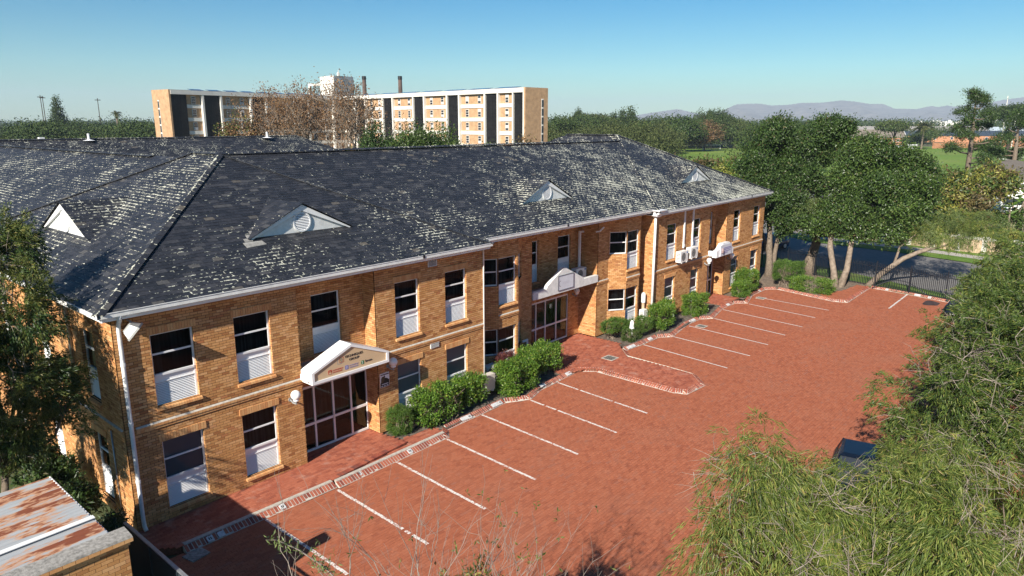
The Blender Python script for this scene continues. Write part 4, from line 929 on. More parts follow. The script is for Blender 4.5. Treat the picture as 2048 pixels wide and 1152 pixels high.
# ------------------------------------------------------------------ things on and by the building
MAT['opal'] = plain('opal lamp globe', (0.82,0.82,0.80), 0.25, 0.5, 0.03, 4); MAT['bracket'] = plain('grey lamp bracket', (0.28,0.29,0.29), 0.5, 0.4, 0.2, 9)
def globe(x, y, z, wall_y, lab, r=0.17):
    t = thing('wall_lamp', lab, 'lamp', 'globe lamps on the facade')
    link('globe', MB().ball((x, y, z), r, 20, 14), t, 'opal', smooth=True)
    link('collar', MB().lathe((x, y, z-r), [(0.09,0.05),(0.10,0.02),(0.10,-0.03),(0.06,-0.05)], 14), t, 'white')
    link('bracket', MB().tube([(x,y,z-r-0.02),(x,y,z-r-0.14),(x-0.02,(y+wall_y)/2,z-r-0.15),(x-0.04,wall_y-0.02,z-r-0.06)], [0.035,0.04,0.03,0.03], 8), t, 'bracket')
    link('wall_plate', MB().tube([(x-0.04,wall_y-0.03,z-r-0.06),(x-0.04,wall_y-0.001,z-r-0.06)], 0.075, 14), t, 'bracket')
globe(5.35, -0.30, 2.80, 0, 'white globe lamp on the wall left of the signed near entrance'); globe(9.62, -0.30, 2.88, 0, 'white globe lamp above the dog plaque right of the near entrance')
globe(24.75, 1.95, 2.65, 2.2, 'globe lamp under the middle canopy with the framed sign'); globe(36.55, -0.30, 2.95, 0, 'white globe lamp below the wall air conditioners left of the far entrance'); globe(40.1, -0.30, 2.80, 0, 'globe lamp right of the far entrance under its sign')
# floodlight
fd = thing('floodlight', 'grey metal floodlight on the wall beside the corner downpipe', 'floodlight')
c = np.array([0.44, -0.40, 6.2]); ax = np.array([0.55, -0.35, -0.55]); ax /= np.linalg.norm(ax); s1 = np.cross(ax, [0,0,1.0]); s1 /= np.linalg.norm(s1); s2 = np.cross(s1, ax)
P = lambda a, b, d: tuple(c + (s1*a + s2*b + ax*d)*1.1)
link('housing', MB().hexa([P(-0.15,-0.13,-0.16),P(0.15,-0.13,-0.16),P(0.15,0.13,-0.16),P(-0.15,0.13,-0.16),P(-0.21,-0.19,0.02),P(0.21,-0.19,0.02),P(0.21,0.19,0.02),P(-0.21,0.19,0.02)]), fd, 'alu')
link('rim', MB().hexa([P(-0.23,-0.21,0.021),P(0.23,-0.21,0.021),P(0.23,0.21,0.021),P(-0.23,0.21,0.021),P(-0.23,-0.21,0.07),P(0.23,-0.21,0.07),P(0.23,0.21,0.07),P(-0.23,0.21,0.07)]), fd, 'alu')
for k in range(6): link('cooling_fin', MB().hexa([P(-0.12+k*0.045,-0.12,-0.20),P(-0.105+k*0.045,-0.12,-0.20),P(-0.105+k*0.045,0.12,-0.20),P(-0.12+k*0.045,0.12,-0.20),P(-0.12+k*0.045,-0.12,-0.162),P(-0.105+k*0.045,-0.12,-0.162),P(-0.105+k*0.045,0.12,-0.162),P(-0.12+k*0.045,0.12,-0.162)]), fd, 'alu')
link('lens', MB().quad(P(-0.2,-0.18,0.072),P(0.2,-0.18,0.072),P(0.2,0.18,0.072),P(-0.2,0.18,0.072)), fd, 'darkglass')
link('arm', MB().tube([P(0,0.0,-0.1),(0.44,-0.25,6.44),(0.44,-0.02,6.44)], 0.025, 8), fd, 'bracket'); link('cable', MB().tube([(0.48,-0.03,6.44),(0.35,-0.08,6.30),(0.22,-0.07,6.22),(0.14,-0.04,6.35)], 0.008, 5), fd, 'black')
# air conditioners
def aircon(F, u, d, z, w, h, dep, lab, mat='white_plastic', fan=True, feet=True):
    t = thing('air_conditioner', lab, 'air conditioner', 'air conditioner outdoor units')
    link('casing', MB().fbox(F, u, u+w, d, d+dep, z, z+h).fbox(F, u+0.01, u+w-0.01, d+0.01, d+dep-0.01, z+h+0.001, z+h+0.015), t, mat)
    if fan:
        cu, cz, r = u + w*0.40, z + h*0.5, min(w, h)*0.40; n = 20
        link('fan_grille', MB().poly([F.p(cu + r*math.cos(2*math.pi*i/n), d-0.004, cz + r*math.sin(2*math.pi*i/n)) for i in range(n)]), t, plain('dark fan opening', (0.05,0.05,0.055), 0.6, 0.3, 0.2, 6))
        for k in range(4):
            rr = r*(k+1)/4.2; mb = MB()
            for i in range(n):
                a0, a1 = 2*math.pi*i/n, 2*math.pi*(i+1)/n; q = lambda a, r_: F.p(cu + r_*math.cos(a), d-0.008, cz + r_*math.sin(a))
                mb.quad(q(a0,rr), q(a1,rr), q(a1,rr+0.012), q(a0,rr+0.012))
            link('grille_ring', mb, t, 'white_plastic')
        link('badge', MB().fbox(F, u+w*0.80, u+w*0.96, d-0.006, d-0.001, z+h*0.80, z+h*0.92), t, plain('blue badge', (0.05,0.16,0.45), 0.4, 0.4, 0.05, 4))
    for k in range(6): link('side_louvre', MB().fbox(F, u-0.006, u-0.001, d+0.04, d+dep-0.04, z+h*(0.12+0.13*k), z+h*(0.17+0.13*k)), t, 'steel_dark')
    if feet:
        for q in (0.12, 0.78): link('foot', MB().fbox(F, u+w*q, u+w*(q+0.1), d-0.02, d+dep+0.02, z-0.06, z-0.001), t, 'white_plastic')
    return t
aircon(FX0, 32.30, -0.42, 3.42, 0.95, 0.66, 0.34, 'left one of two white air conditioners hung on the upper wall'); aircon(FX0, 33.62, -0.42, 3.50, 0.95, 0.66, 0.34, 'right one of two white air conditioners hung on the upper wall')
for x in (33.32, 34.45): tag(link('pipe_trunking', MB().box(x-0.055, x+0.055, -0.075, -0.002, 4.18, 6.58).box(x-0.075, x+0.075, -0.10, -0.076, 4.25, 4.42), None, 'white'), 'white pipe trunking down to the %s wall air conditioner' % ('left' if x < 34 else 'right'), 'trunking', 'pipe trunkings')
aircon(FX0, 24.2, 1.62, 3.36, 0.95, 0.62, 0.34, 'air conditioner standing on the middle canopy roof')
aircon(FX0, 15.30, 0.10, 0.30, 0.72, 0.72, 0.30, 'white air conditioner with blue badge below the near bay window')
aircon(FX0, 14.22, -0.62, 0.28, 0.85, 0.72, 0.30, 'beige air conditioner seen from behind the leafy shrub', plain('beige casing', (0.62,0.58,0.52), 0.5, 0.4, 0.1, 5), fan=False)
aircon(FX0, 18.55, 0.55, 0.05, 0.9, 0.85, 0.32, 'dark grey air conditioner behind the rounded shrub by the middle entrance', plain('dark grey casing', (0.12,0.12,0.13), 0.5, 0.4, 0.1, 5))
aircon(FX0, 28.95, 0.05, 0.42, 0.45, 0.55, 0.32, 'white air conditioner with square grille right of the far bay window', fan=False)
tag(link('pipe_trunking', MB().box(19.15, 19.25, 0.93, 0.998, 0.5, 1.3).box(18.85, 19.145, 0.93, 0.998, 1.2, 1.3), None, 'white'), 'white bent trunking low on the wall by the middle entrance', 'trunking')
tag(link('pipe_trunking', MB().box(24.86, 24.98, 1.9, 2.0, 3.7, 6.0).box(24.985, 25.26, 1.9, 2.0, 5.9, 6.0).tube([(25.25,1.1,6.0),(25.3,0.9,6.05),(25.75,0.93,6.22)], 0.045, 6), None, 'white'), 'white trunking rising from the middle canopy and bending at the eaves', 'trunking', 'pipe trunkings')
bl = thing('meter_housing', 'tall white rounded housing on a post beside the far bay window', 'housing')
link('cap', MB().lathe((29.35, 0.35, 1.35), [(0.12,0),(0.13,0.05),(0.13,0.48),(0.10,0.58),(0.01,0.62)], 14), bl, 'white', smooth=True); link('post', MB().tube([(29.35,0.35,0.0),(29.35,0.35,1.35)], 0.09, 10), bl, 'tanwall')
bo = thing('garden_light', 'small white garden light between the clipped twin hedges', 'garden light')
link('hood', MB().lathe((26.55, -0.62, 0.55), [(0.15,0),(0.13,0.12),(0.10,0.35),(0.07,0.43),(0.01,0.46)], 14), bo, 'white', smooth=True); link('stem', MB().tube([(26.55,-0.62,-0.05),(26.55,-0.62,0.56)], 0.05, 8), bo, 'white')

# ------------------------------------------------------------------ brick shed with rusty roof at the near left
SH = thing('brick_shed', 'ochre brick shed with rusty corrugated roof at the lower left', 'shed')
sb = []
def shed_wall(F, L, z0, z1, own):
    link('wall', MB().quad(F.p(0,0.008,z0), F.p(L,0.008,z0), F.p(L,0.008,z1), F.p(0,0.008,z1)), SH, 'mortar')
    out = []; k = 0; z = z0
    while z < z1 - 0.02:
        zb = min(z+COURSE, z1); s = -(BL/2 if k % 2 else 0)
        while s < L:
            p, q = max(s, 0)+0.005, min(s+BL, L)-0.005
            if q-p > 0.03: out.append(np.array([F.p(p,0.02,z+0.005),F.p(q,0.02,z+0.005),F.p(q,0.02,zb-0.005),F.p(p,0.02,zb-0.005),F.p(p,0,z+0.005),F.p(q,0,z+0.005),F.p(q,0,zb-0.005),F.p(p,0,zb-0.005)]))
            s += BL
        z = zb; k += 1
    return out
SX, SY0, SY1, SZ = -2.13, -5.90, -0.9, 3.30
b1 = shed_wall(Fr((-9.0, SY0+0.06), (1, 0)), 9.0+SX-0.05, 0, SZ-0.17, 0); b2 = shed_wall(Fr((SX-0.12, SY0+0.06), (0, 1)), SY1-SY0, 0, 2.75, 0)
i0, i1 = split_near(b1, 220); own_pieces('brick', [b1[i] for i in i0], SH, 'brick'); link('brickwork', boxes_mesh('brickwork', [b1[i] for i in i1] + b2), SH, 'brick', kind='stuff')
cb = []
for row, (zz, pr, off) in enumerate(((SZ-0.085, -0.02, 0.0), (SZ-0.17, 0.025, 0.11))):
    x = -9.0 - off
    while x < SX + 0.02:
        p, q = x+0.004, min(x+BL-0.004, SX + (0.03 if row == 0 else -0.02))
        if q-p > 0.03: cb.append(np.array([(p,SY0+0.09,zz),(q,SY0+0.09,zz),(q,SY0+0.09,zz+0.078),(p,SY0+0.09,zz+0.078),(p,SY0+pr,zz),(q,SY0+pr,zz),(q,SY0+pr,zz+0.078),(p,SY0+pr,zz+0.078)]))
        x += BL
own_pieces('coping_brick', cb, SH, 'brick_sill')
link('coping', MB().hexa([(-9,SY0-0.02,SZ),(SX+0.03,SY0-0.02,SZ),(SX+0.03,SY0+0.42,SZ),(-9,SY0+0.42,SZ),(-9,SY0,SZ+0.05),(SX+0.02,SY0,SZ+0.05),(SX+0.02,SY0+0.40,SZ+0.09),(-9,SY0+0.40,SZ+0.09)]), SH, 'concrete')
link('parapet', MB().box(-9, SX-0.06, SY0+0.08, SY0+0.38, 2.6, SZ-0.001), SH, 'mortar')
# corrugated sheets, each one its own part
def corr(y0, y1, x0=-9.0, x1=SX-0.08, z=2.98):
    n = max(8, int((y1-y0)/0.019)); ys = np.linspace(y0, y1, n+1); v = []; f = []
    for k, y in enumerate(ys):
        dz = 0.020*math.sin(2*math.pi*y/0.152) + (y-y0)*0.01
        v += [(x0, y, z+dz-0.10), (x1+random.uniform(-0.004,0.004), y, z+dz)]
    f = [(2*k, 2*k+1, 2*k+3, 2*k+2) for k in range(n)]
    mb = MB(); mb.v = v; mb.f = f; o = link('roof_sheet', mb, SH, 'rust', smooth=True); return o
y = SY0 + 0.41; k = 0
while y < SY1 - 0.1:
    corr(y, min(y+0.762, SY1), z=2.98 + 0.006*(k % 2)); y += 0.745; k += 1
link('roof_strap', MB().hexa([(-9,-3.98,2.93),(SX-0.06,-3.98,3.03),(SX-0.06,-3.83,3.03),(-9,-3.83,2.93),(-9,-3.98,2.945),(SX-0.06,-3.98,3.045),(SX-0.06,-3.83,3.045),(-9,-3.83,2.945)]), SH, 'white')
link('eaves_trim', MB().tube([(SX-0.06,SY0+0.42,2.93),(SX-0.06,SY1,2.98)], 0.02, 6), SH, 'white')
link('far_wall', MB().box(-9, SX-0.12, SY1-0.2, SY1, 0, 2.85), SH, 'fbrick')
# low steel fence panel between shed and lot
fn = thing('panel_fence', 'dark blue grey metal panel fence between shed and parking lot', 'fence')
MAT['fencepaint'] = plain('dark blue grey sheet', (0.035,0.05,0.06), 0.5, 0.4, 0.2, 4)
for k in range(5):
    y0 = -2.6 - k*1.5
    link('panel', MB().box(-1.16, -1.12, y0-1.46, y0, -0.1, 1.78), fn, 'fencepaint'); link('post', MB().box(-1.20, -1.08, y0+0.001, y0+0.04, -0.1, 1.84), fn, 'fencepaint')
    for j in range(7): link('rib', MB().box(-1.117, -1.10, y0-1.46, y0, 0.1+j*0.24, 0.13+j*0.24), fn, 'fencepaint')
link('top_rail', MB().box(-1.18, -1.10, -10.1, -2.56, 1.845, 1.875), fn, 'galv')

# ------------------------------------------------------------------ palisade fence by the road
PF = thing('palisade_fence', 'black steel palisade fence along the road behind the lot', 'fence')
A0, A1 = np.array([52.1, 2.2]), np.array([46.6, -20.5]); L = np.hypot(*(A1-A0)); t = (A1-A0)/L; n = int(L/0.125)
pk = MB().prism([(-0.018,-0.012,0.05),(0.018,-0.012,0.05),(0.018,-0.012,1.78),(0,-0.012,1.86),(-0.018,-0.012,1.78)], (0,0,0), (0,0.024,0)).mesh('picket'); pk.materials.append(MAT['steel_dark'])
ang = math.atan2(t[1], t[0])
for i in range(n):
    p = A0 + t*(i+0.5)*L/n; o = bpy.data.objects.new('picket', pk); COL.objects.link(o); o.parent = PF; o.location = (p[0], p[1], -0.1); o.rotation_euler = (0, 0, ang)
Ff = Fr(A0, t)
for z in (0.12, 1.55): link('rail', MB().fbox(Ff, 0, L, -0.045, -0.015, z-0.1, z-0.06), PF, 'steel_dark')
for i in range(10): link('post', MB().fbox(Ff, i*L/9.5, i*L/9.5+0.07, -0.10, -0.046, -0.1, 1.9), PF, 'steel_dark')
link('shadow_hoop', MB().tube([(49.2+0.25*math.sin(math.pi*k/12), -7.3-3.6*k/12, -0.05+0.75*math.sin(math.pi*k/12)) for k in range(13)], 0.035, 6), PF, 'steel_dark')  # solid dark hoop drawn for a curved shadow by the fence
# ------------------------------------------------------------------ cars
def car(lab, loc, rot, paint, scale=1.0):
    c = thing('parked_car', lab, 'car', 'parked cars', loc); c.rotation_euler = (0, 0, rot); c.scale = (scale,)*3
    m_ = Mt('car paint ' + lab[:12], 0.3, 0.45); m_.color(paint); m_.b.inputs['Coat Weight'].default_value = 0.25
    # lower body: cross sections along x (length)
    X = [-2.05,-1.95,-1.5,-0.6,0.5,1.3,1.85,2.08]; TOP = [0.62,0.86,0.93,0.93,0.92,0.86,0.74,0.55]; HW = [0.66,0.78,0.83,0.85,0.85,0.83,0.76,0.60]
    v = []; f = []
    for x, tp, hw in zip(X, TOP, HW):
        ring = [(-hw*0.92,0.22),(-hw,0.42),(-hw,tp-0.14),(-hw*0.93,tp-0.03),(-hw*0.6,tp),(0,tp+0.015),(hw*0.6,tp),(hw*0.93,tp-0.03),(hw,tp-0.14),(hw,0.42),(hw*0.92,0.22)]
        v += [(x, a, b) for a, b in ring]
    k = 11
    for i in range(len(X)-1):
        for j in range(k): f.append((i*k+j, i*k+(j+1) % k, (i+1)*k+(j+1) % k, (i+1)*k+j))
    f.append(tuple(range(k))); f.append(tuple(range((len(X)-1)*k, len(X)*k)))
    mb = MB(); mb.v = v; mb.f = f; body = link('body', mb, c, m_.m, smooth=True)
    # cabin: roof panel on pillars, glass between
    base = [(-1.55,0.76),(1.15,0.74)]; roof = [(-1.0,0.56),(0.25,0.56)]; zb, zr = 0.90, 1.43
    B = [(-1.62,-0.72,zb),(1.15,-0.72,zb-0.02),(1.15,0.72,zb-0.02),(-1.62,0.72,zb)]; R_ = [(-1.12,-0.56,zr),(0.28,-0.57,zr),(0.28,0.57,zr),(-1.12,0.56,zr)]
    link('roof', MB().hexa([(-1.16,-0.58,zr),(0.32,-0.59,zr),(0.32,0.59,zr),(-1.16,0.58,zr),(-1.0,-0.48,zr+0.055),(0.12,-0.48,zr+0.055),(0.12,0.48,zr+0.055),(-1.0,0.48,zr+0.055)]), c, m_.m)
    link('windscreen', MB().quad(B[1],B[2],R_[2],R_[1]), c, 'darkglass'); link('rear_window', MB().quad(B[0],B[3],R_[3],R_[0]), c, 'darkglass')
    for s in (0, 1):
        i, j = ((0,1),(3,2))[s]; link('side_window', MB().quad(B[i],B[j],R_[j],R_[i]), c, 'darkglass')
        sg = -1 if s == 0 else 1
        for q in (0, 1): link('pillar', MB().tube([B[(i,j)[q]], R_[(i,j)[q]]], 0.035, 6), c, m_.m)
        link('mid_pillar', MB().tube([(-0.30,sg*0.725,zb),(-0.42,sg*0.572,zr)], 0.03, 6), c, 'black')
        link('mirror', MB().ball((0.82, sg*0.90, 0.98), 0.10, 10, 8, 0.7), c, m_.m, smooth=True)
        link('headlight', MB().ball((1.93, sg*0.56, 0.62), 0.12, 10, 8, 0.6), c, 'glass'); link('tail_light', MB().box(-2.02,-1.93,sg*0.60-0.12,sg*0.60+0.12,0.70,0.82), c, 'ink_red')
        for xw in (-1.28, 1.30):
            w_ = link('wheel', MB().tube([(xw,sg*0.66,0.31),(xw,sg*0.86,0.31)], 0.31, 18), c, 'black'); link('rim', MB().tube([(xw,sg*0.861,0.31),(xw,sg*0.875,0.31)], 0.20, 12), w_, 'alu')
    link('number_plate', MB().box(2.05,2.10,-0.26,0.26,0.40,0.50), c, 'white')
    return c
NAVY = (0.005,0.008,0.016)
car('dark blue car half hidden under the weeping bush in the lower right', (16.55,-15.35,LOTZ), math.radians(-168), NAVY)
car('dark blue car parked by the black fence at the far end of the lot', (44.9,-13.95,LOTZ), math.radians(172), (0.005,0.008,0.016))
car('blue car on the road behind the far corner of the building', (61.2,5.2,-0.14), math.radians(160), (0.02,0.035,0.09))
car('black car in tree shade farther up the road', (84.0,13.5,-0.14), math.radians(140), (0.01,0.01,0.012))
# ------------------------------------------------------------------ vegetation
def unit(a): return a / (np.linalg.norm(a, axis=-1, keepdims=True) + 1e-9)
def rdir(n): return unit(RNG.normal(size=(n, 3)))
def leaf_quads(P, D, L, W, fold=0.25, Nb=None):
    """diamond leaves: P base (n,3), D direction (n,3), length L, width W"""
    n = len(P); L = np.broadcast_to(L, (n,))[:, None]; W = np.broadcast_to(W, (n,))[:, None]
    S = unit(np.cross(D, rdir(n) if Nb is None else unit(Nb + RNG.normal(0, 0.42, (n, 3))))); Nn = np.cross(S, D)
    m = P + D*L*0.45 + Nn*W*fold
    V = np.stack([P, m - S*W*0.5, P + D*L, m + S*W*0.5], 1)
    return V.reshape(-1, 3)
def leaf_mesh(name, V): return fast_mesh(name, V, np.arange(len(V)).reshape(-1, 4))
def crown_pts(blobs, n, shell=0.3, low=-0.35, lump=0.16, knobs=0):
    B = np.asarray(blobs, float); wgt = (B[:, 3]*B[:, 4] + B[:, 3]*B[:, 5] + B[:, 4]*B[:, 5]); idx = RNG.choice(len(B), n, p=wgt/wgt.sum())
    d = rdir(n); kb = 1.0
    if knobs:                                       # bumpy crown: boughs with gaps between them
        K = rdir(len(B)*knobs).reshape(len(B), knobs, 3); k = K[idx, RNG.integers(0, knobs, n)]
        j = RNG.normal(0, 0.24, (n, 3)); d = unit(k + j); kb = np.clip(1.08 - 2.2*(1 - (d*k).sum(1)), 0.62, 1.08)
    bad = d[:, 2] < low
    d[bad, 2] = np.abs(d[bad, 2]); d = unit(d)
    ph = idx[:, None]*1.7 + np.array([0.3, 1.1, 2.3])
    lumpv = 1 + lump*(np.sin(d[:, 0]*5.3 + ph[:, 0]*3) + np.sin(d[:, 1]*6.1 + ph[:, 1]*2) + np.sin(d[:, 2]*5.7 + ph[:, 2]))/1.7
    r = lumpv*kb*(1 - np.abs(RNG.normal(0, shell, n))).clip(0.15, 1.1)
    return B[idx, :3] + d*r[:, None]*B[idx, 3:6], d
def foliage(blobs, clusters, per, L, W, spread, droop=0.0, shell=0.3, outw=0.5, low=-0.35, lump=0.16, axis=0.0, knobs=0):
    c, d = crown_pts(blobs, clusters, shell, low, lump, knobs)
    n = clusters*per
    C_ = np.repeat(c, per, 0); Dd = np.repeat(d, per, 0)
    if axis > 0:                                    # sprays: leaves strung along a hanging twig
        ax = unit(d*0.7 + RNG.normal(0, 0.45, d.shape) + np.array([0, 0, -droop*0.7])); A = np.repeat(ax, per, 0)
        t = RNG.random(n)[:, None]*axis
        P = C_ + A*t + np.array([0, 0, -1.0])*droop*t*t*1.2 + RNG.normal(0, spread, (n, 3))
        D = unit(A*0.75 + RNG.normal(0, 0.22, (n, 3)) + np.array([0, 0, -droop*0.75]))
    else:
        P = C_ + RNG.normal(0, spread, (n, 3))
        D = unit(Dd*outw*0.5 + RNG.normal(0, 0.6, (n, 3)) + np.array([0, 0, -droop]))
        off = unit(P - C_)
        return leaf_quads(P, D, L*RNG.uniform(0.7, 1.25, n), W*RNG.uniform(0.75, 1.2, n), Nb=Dd*0.8 + off*0.6 + np.array([0, 0, 0.35]))
    return leaf_quads(P, D, L*RNG.uniform(0.7, 1.25, n), W*RNG.uniform(0.75, 1.2, n))
def limbs(base, blobs, r0, fork=0.45, jit=0.25, extra=2, lean=(0, 0)):
    mb = MB(); base = np.array(base, float); B = np.asarray(blobs, float); top = B[:, :3].mean(0)
    fk = base + (top - base)*fork + np.array([lean[0], lean[1], 0])
    mid = (base+fk)/2 + np.array([random.uniform(-jit,jit), random.uniform(-jit,jit), 0])*0.5
    mb.tube([base - np.array([0,0,0.15]), base + (mid-base)*0.12, mid, fk], [r0*1.45, r0*1.08, r0*0.9, r0*0.75], 9)
    for b in B:
        e = b[:3]; m1 = fk + (e-fk)*0.5 + np.random.default_rng(3).normal(0, jit, 3)*0.6
        mb.tube([fk, m1, e], [r0*0.55, r0*0.36, r0*0.14], 7)
        for k in range(extra):
            dd = rdir(1)[0]; dd[2] = abs(dd[2])*0.6
            q = e + dd*b[3:6]*0.85; mb.tube([m1 + (e-m1)*random.uniform(0.3,0.9), (e+q)/2 + np.array([0,0,0.1]), q], [r0*0.2, r0*0.12, r0*0.03], 5)
    return mb
def twigs(blobs, n, length, r, mat_droop=0.3, low=-0.2):
    mb = MB(); c, d = crown_pts(blobs, n, 0.18, low)
    for p, dd in zip(c, d):
        a = unit(dd + RNG.normal(0, 0.5, 3)); k = 4; pts = [p - a*length*0.4]
        for i in range(k): a = unit(a + RNG.normal(0, 0.3, 3) + np.array([0,0,-mat_droop*0.25])); pts.append(pts[-1] + a*length/k)
        mb.tube(pts, [r, r*0.8, r*0.6, r*0.45, r*0.2], 3, caps=False)
        for q in range(2):
            b = unit(a + RNG.normal(0, 0.7, 3)); s = pts[1+q]; mb.tube([s, s + b*length*0.25, s + b*length*0.45 + np.array([0,0,-0.03])], [r*0.5, r*0.35, r*0.15], 3, caps=False)
    return mb
def tree(name, lab, base, blobs, clusters, per, L, W, spread, mat, bark='bark', r0=0.18, droop=0.0, shell=0.3, group=None, fork=0.45, cat='tree', twig=None, axis=0.0, trunk=None, lump=0.16, low=-0.35, extra=2, knobs=11):
    t = thing(name, lab, cat, group)
    tk = trunk if trunk is not None else limbs(base, blobs, r0, fork, extra=extra)
    if trunk is not None and r0 != 0:                # boughs from the trunk ends out into the crown
        for b in blobs:
            e = np.array(b[:3]); f0 = np.array(blobs[0][:3])*0.3 + np.array(base)*0.35 + e*0.35; f0[2] = min(f0[2]+0.6, e[2]-0.4)
            tk.tube([f0, (f0+e)/2 + RNG.normal(0, 0.25, 3), e + np.array([0,0,b[5]*0.3])], [0.10, 0.07, 0.03], 6)
            for k in range(2):
                q = e + rdir(1)[0]*np.array(b[3:6])*0.8; tk.tube([(f0+e)/2, (e+q)/2, q], [0.06, 0.04, 0.015], 5)
    link('trunk' if cat == 'tree' else 'stems', tk, t, bark, smooth=True)
    mats = mat if isinstance(mat, (list, tuple)) else [mat]
    for k, m_ in enumerate(mats):
        link('crown' if cat == 'tree' else 'foliage', leaf_mesh('crown', foliage(blobs, clusters//len(mats), per, L, W, spread, droop, shell, axis=axis, lump=lump, low=low, knobs=knobs)), t, m_)
    if twig: link('dead_twigs', twigs(blobs, *twig), t, 'twig', kind='stuff')
    return t
# weeping bushes along the right side of the lot (nearest first)
tree('weeping_bush', 'big weeping bush with long drooping leaves filling the lower right corner', (9.2,-18.0,LOTZ), [(7.1,-15.4,3.9,1.2,1.1,1.2),(6.0,-15.3,3.2,0.8,0.8,1.0),(8.1,-16.5,3.2,1.3,1.3,1.2),(6.4,-16.5,2.8,1.5,1.5,1.2),(9.3,-17.6,2.9,1.7,1.6,1.4),(11.1,-18.7,3.1,1.9,1.8,1.4),(6.8,-17.9,2.8,1.7,1.6,1.3),(8.2,-19.2,2.8,1.9,1.8,1.5),(10.7,-20.0,3.2,1.7,1.7,1.6),(12.4,-18.3,2.6,1.3,1.2,0.9),(9.0,-15.7,3.8,0.7,0.7,0.5),(8.6,-17.6,1.6,2.4,2.2,1.3)],
     4200, 30, 0.19, 0.019, 0.035, 'l_wattle', 'bark', 0.13, 0.95, 0.22, cat='bush', twig=(520, 1.0, 0.009), axis=0.75, lump=0.3, low=-0.6)
tree('weeping_bush', 'tall weeping bush behind the lower one, right edge of the lot', (18.6,-18.3,LOTZ), [(17.0,-17.6,3.6,1.9,1.7,1.9),(18.8,-18.6,4.6,2.2,2.0,1.9),(20.6,-18.2,3.8,2.1,1.9,2.2),(17.4,-19.6,3.8,2.2,1.9,2.4),(19.8,-19.9,4.6,2.3,2.2,2.2),(16.9,-16.9,2.0,1.1,0.9,1.1),(16.2,-18.6,2.4,1.4,1.4,1.5)],
     3000, 32, 0.15, 0.03, 0.055, 'l_wattle2', 'bark', 0.16, 0.4, 0.18, cat='bush', twig=(420, 1.1, 0.012), axis=0.45, lump=0.3, low=-0.6)
tree('weeping_bush', 'third weeping bush from the front, beside the far dark car', (27.5,-18.0,LOTZ), [(25.4,-17.2,3.6,1.9,1.6,1.7),(27.5,-18.0,4.9,2.2,2.0,1.8),(29.6,-17.6,3.9,2.2,1.9,2.1),(26.4,-19.4,4.0,2.3,1.9,2.6),(24.0,-17.9,3.0,1.7,1.5,1.7),(31.0,-18.6,4.6,2.0,1.9,2.2)],
     2300, 32, 0.16, 0.036, 0.065, 'l_wattle2', 'bark', 0.16, 0.55, 0.2, cat='bush', twig=(160, 1.0, 0.013), axis=0.4, lump=0.2, low=-0.6)
tree('weeping_bush', 'yellowish weeping bush overhanging the fence at the right edge', (37.5,-17.5,LOTZ), [(35.4,-16.9,3.4,2.0,1.7,1.8),(37.8,-17.5,4.4,2.4,2.0,1.9),(40.4,-17.0,3.6,2.2,1.8,1.8),(39.0,-18.6,4.8,2.2,2.0,2.0),(42.6,-16.6,3.0,1.5,1.4,1.5)],
     1800, 28, 0.18, 0.042, 0.07, ['l_wattle2','l_wattle'], 'bark', 0.16, 0.5, 0.2, cat='bush', twig=(110, 0.9, 0.013), axis=0.4, lump=0.2, low=-0.6)
# tree at the left, before the side wall
tree('side_tree', 'feathery olive green tree at the left edge before the side wall', (-2.9,1.0,0.0), [(-1.8,1.2,6.7,1.0,1.0,1.1),(-1.7,2.9,7.9,1.0,0.9,1.1),(-1.7,0.4,4.9,0.9,0.9,0.7),(-2.4,0.6,5.3,1.0,1.0,1.0),(-2.2,0.5,3.9,1.0,1.0,0.8),(-1.2,0.2,4.5,0.5,0.5,0.3),(-2.8,0.3,3.5,0.8,0.7,0.6),(-1.0,3.0,8.4,0.5,0.6,0.6),(-2.9,2.2,6.2,1.2,1.2,1.3),(-4.3,0.3,6.4,1.2,1.2,1.2),(-4.3,2.0,5.0,1.2,1.3,1.1),(-4.0,-0.7,5.0,1.0,1.0,0.9)],  # last blobs lie out of frame, added to shade the side wall
     3500, 34, 0.115, 0.03, 0.045, ['l_olive','l_olive','l_dark'], 'bark', 0.11, 0.35, 0.3, twig=(200, 0.8, 0.008), axis=0.32, lump=0.3, low=-0.8)
tree('low_shrub', 'dark glossy shrubs in the shade between shed and side wall', (-1.0,2.0,0), [(-1.2,1.4,0.7,0.8,1.0,0.7),(-1.1,3.4,0.9,0.8,1.2,0.9),(-1.2,-0.4,0.5,0.7,0.8,0.6)], 420, 26, 0.16, 0.06, 0.09, 'l_dark', 'bark_dark', 0.03, 0.1, 0.3, cat='shrub')
# bare tree whose twigs rise into the bottom of the picture
def bare(name, lab, base, h, spread, n0, mat, r0=0.09, seed=5, cat='tree', rmin=0.0):
    rg = np.random.default_rng(seed); mb = MB(); tips = []
    def grow(p, d, L, r, lev):
        k = 4; pts = [p]; a = d
        for i in range(k): a = unit(a + rg.normal(0, 0.13, 3) + np.array([0,0,0.06])); pts.append(pts[-1] + a*L/k)
        mb.tube(pts, [max(r*(1-0.45*i/k), rmin) for i in range(k+1)], 6 if lev < 2 else 4 if lev < 3 else 3, caps=False)
        if lev >= 4: tips.append(pts[-1]); return
        for i in range(3 if lev < 3 else 4):
            q = pts[1 + rg.integers(1, k)] if i else pts[-1]
            grow(q, unit(a*0.75 + rg.normal(0, 0.42, 3) + np.array([0,0,0.18])), L*rg.uniform(0.5, 0.78), r*0.5, lev+1)
    for i in range(n0): grow(np.array(base, float), unit(np.array([rg.normal(0,spread), rg.normal(0,spread), 1.0])), h*0.42, r0, 0)
    t = thing(name, lab, cat); link('trunk', mb, t, mat, smooth=True); return t, np.array(tips)
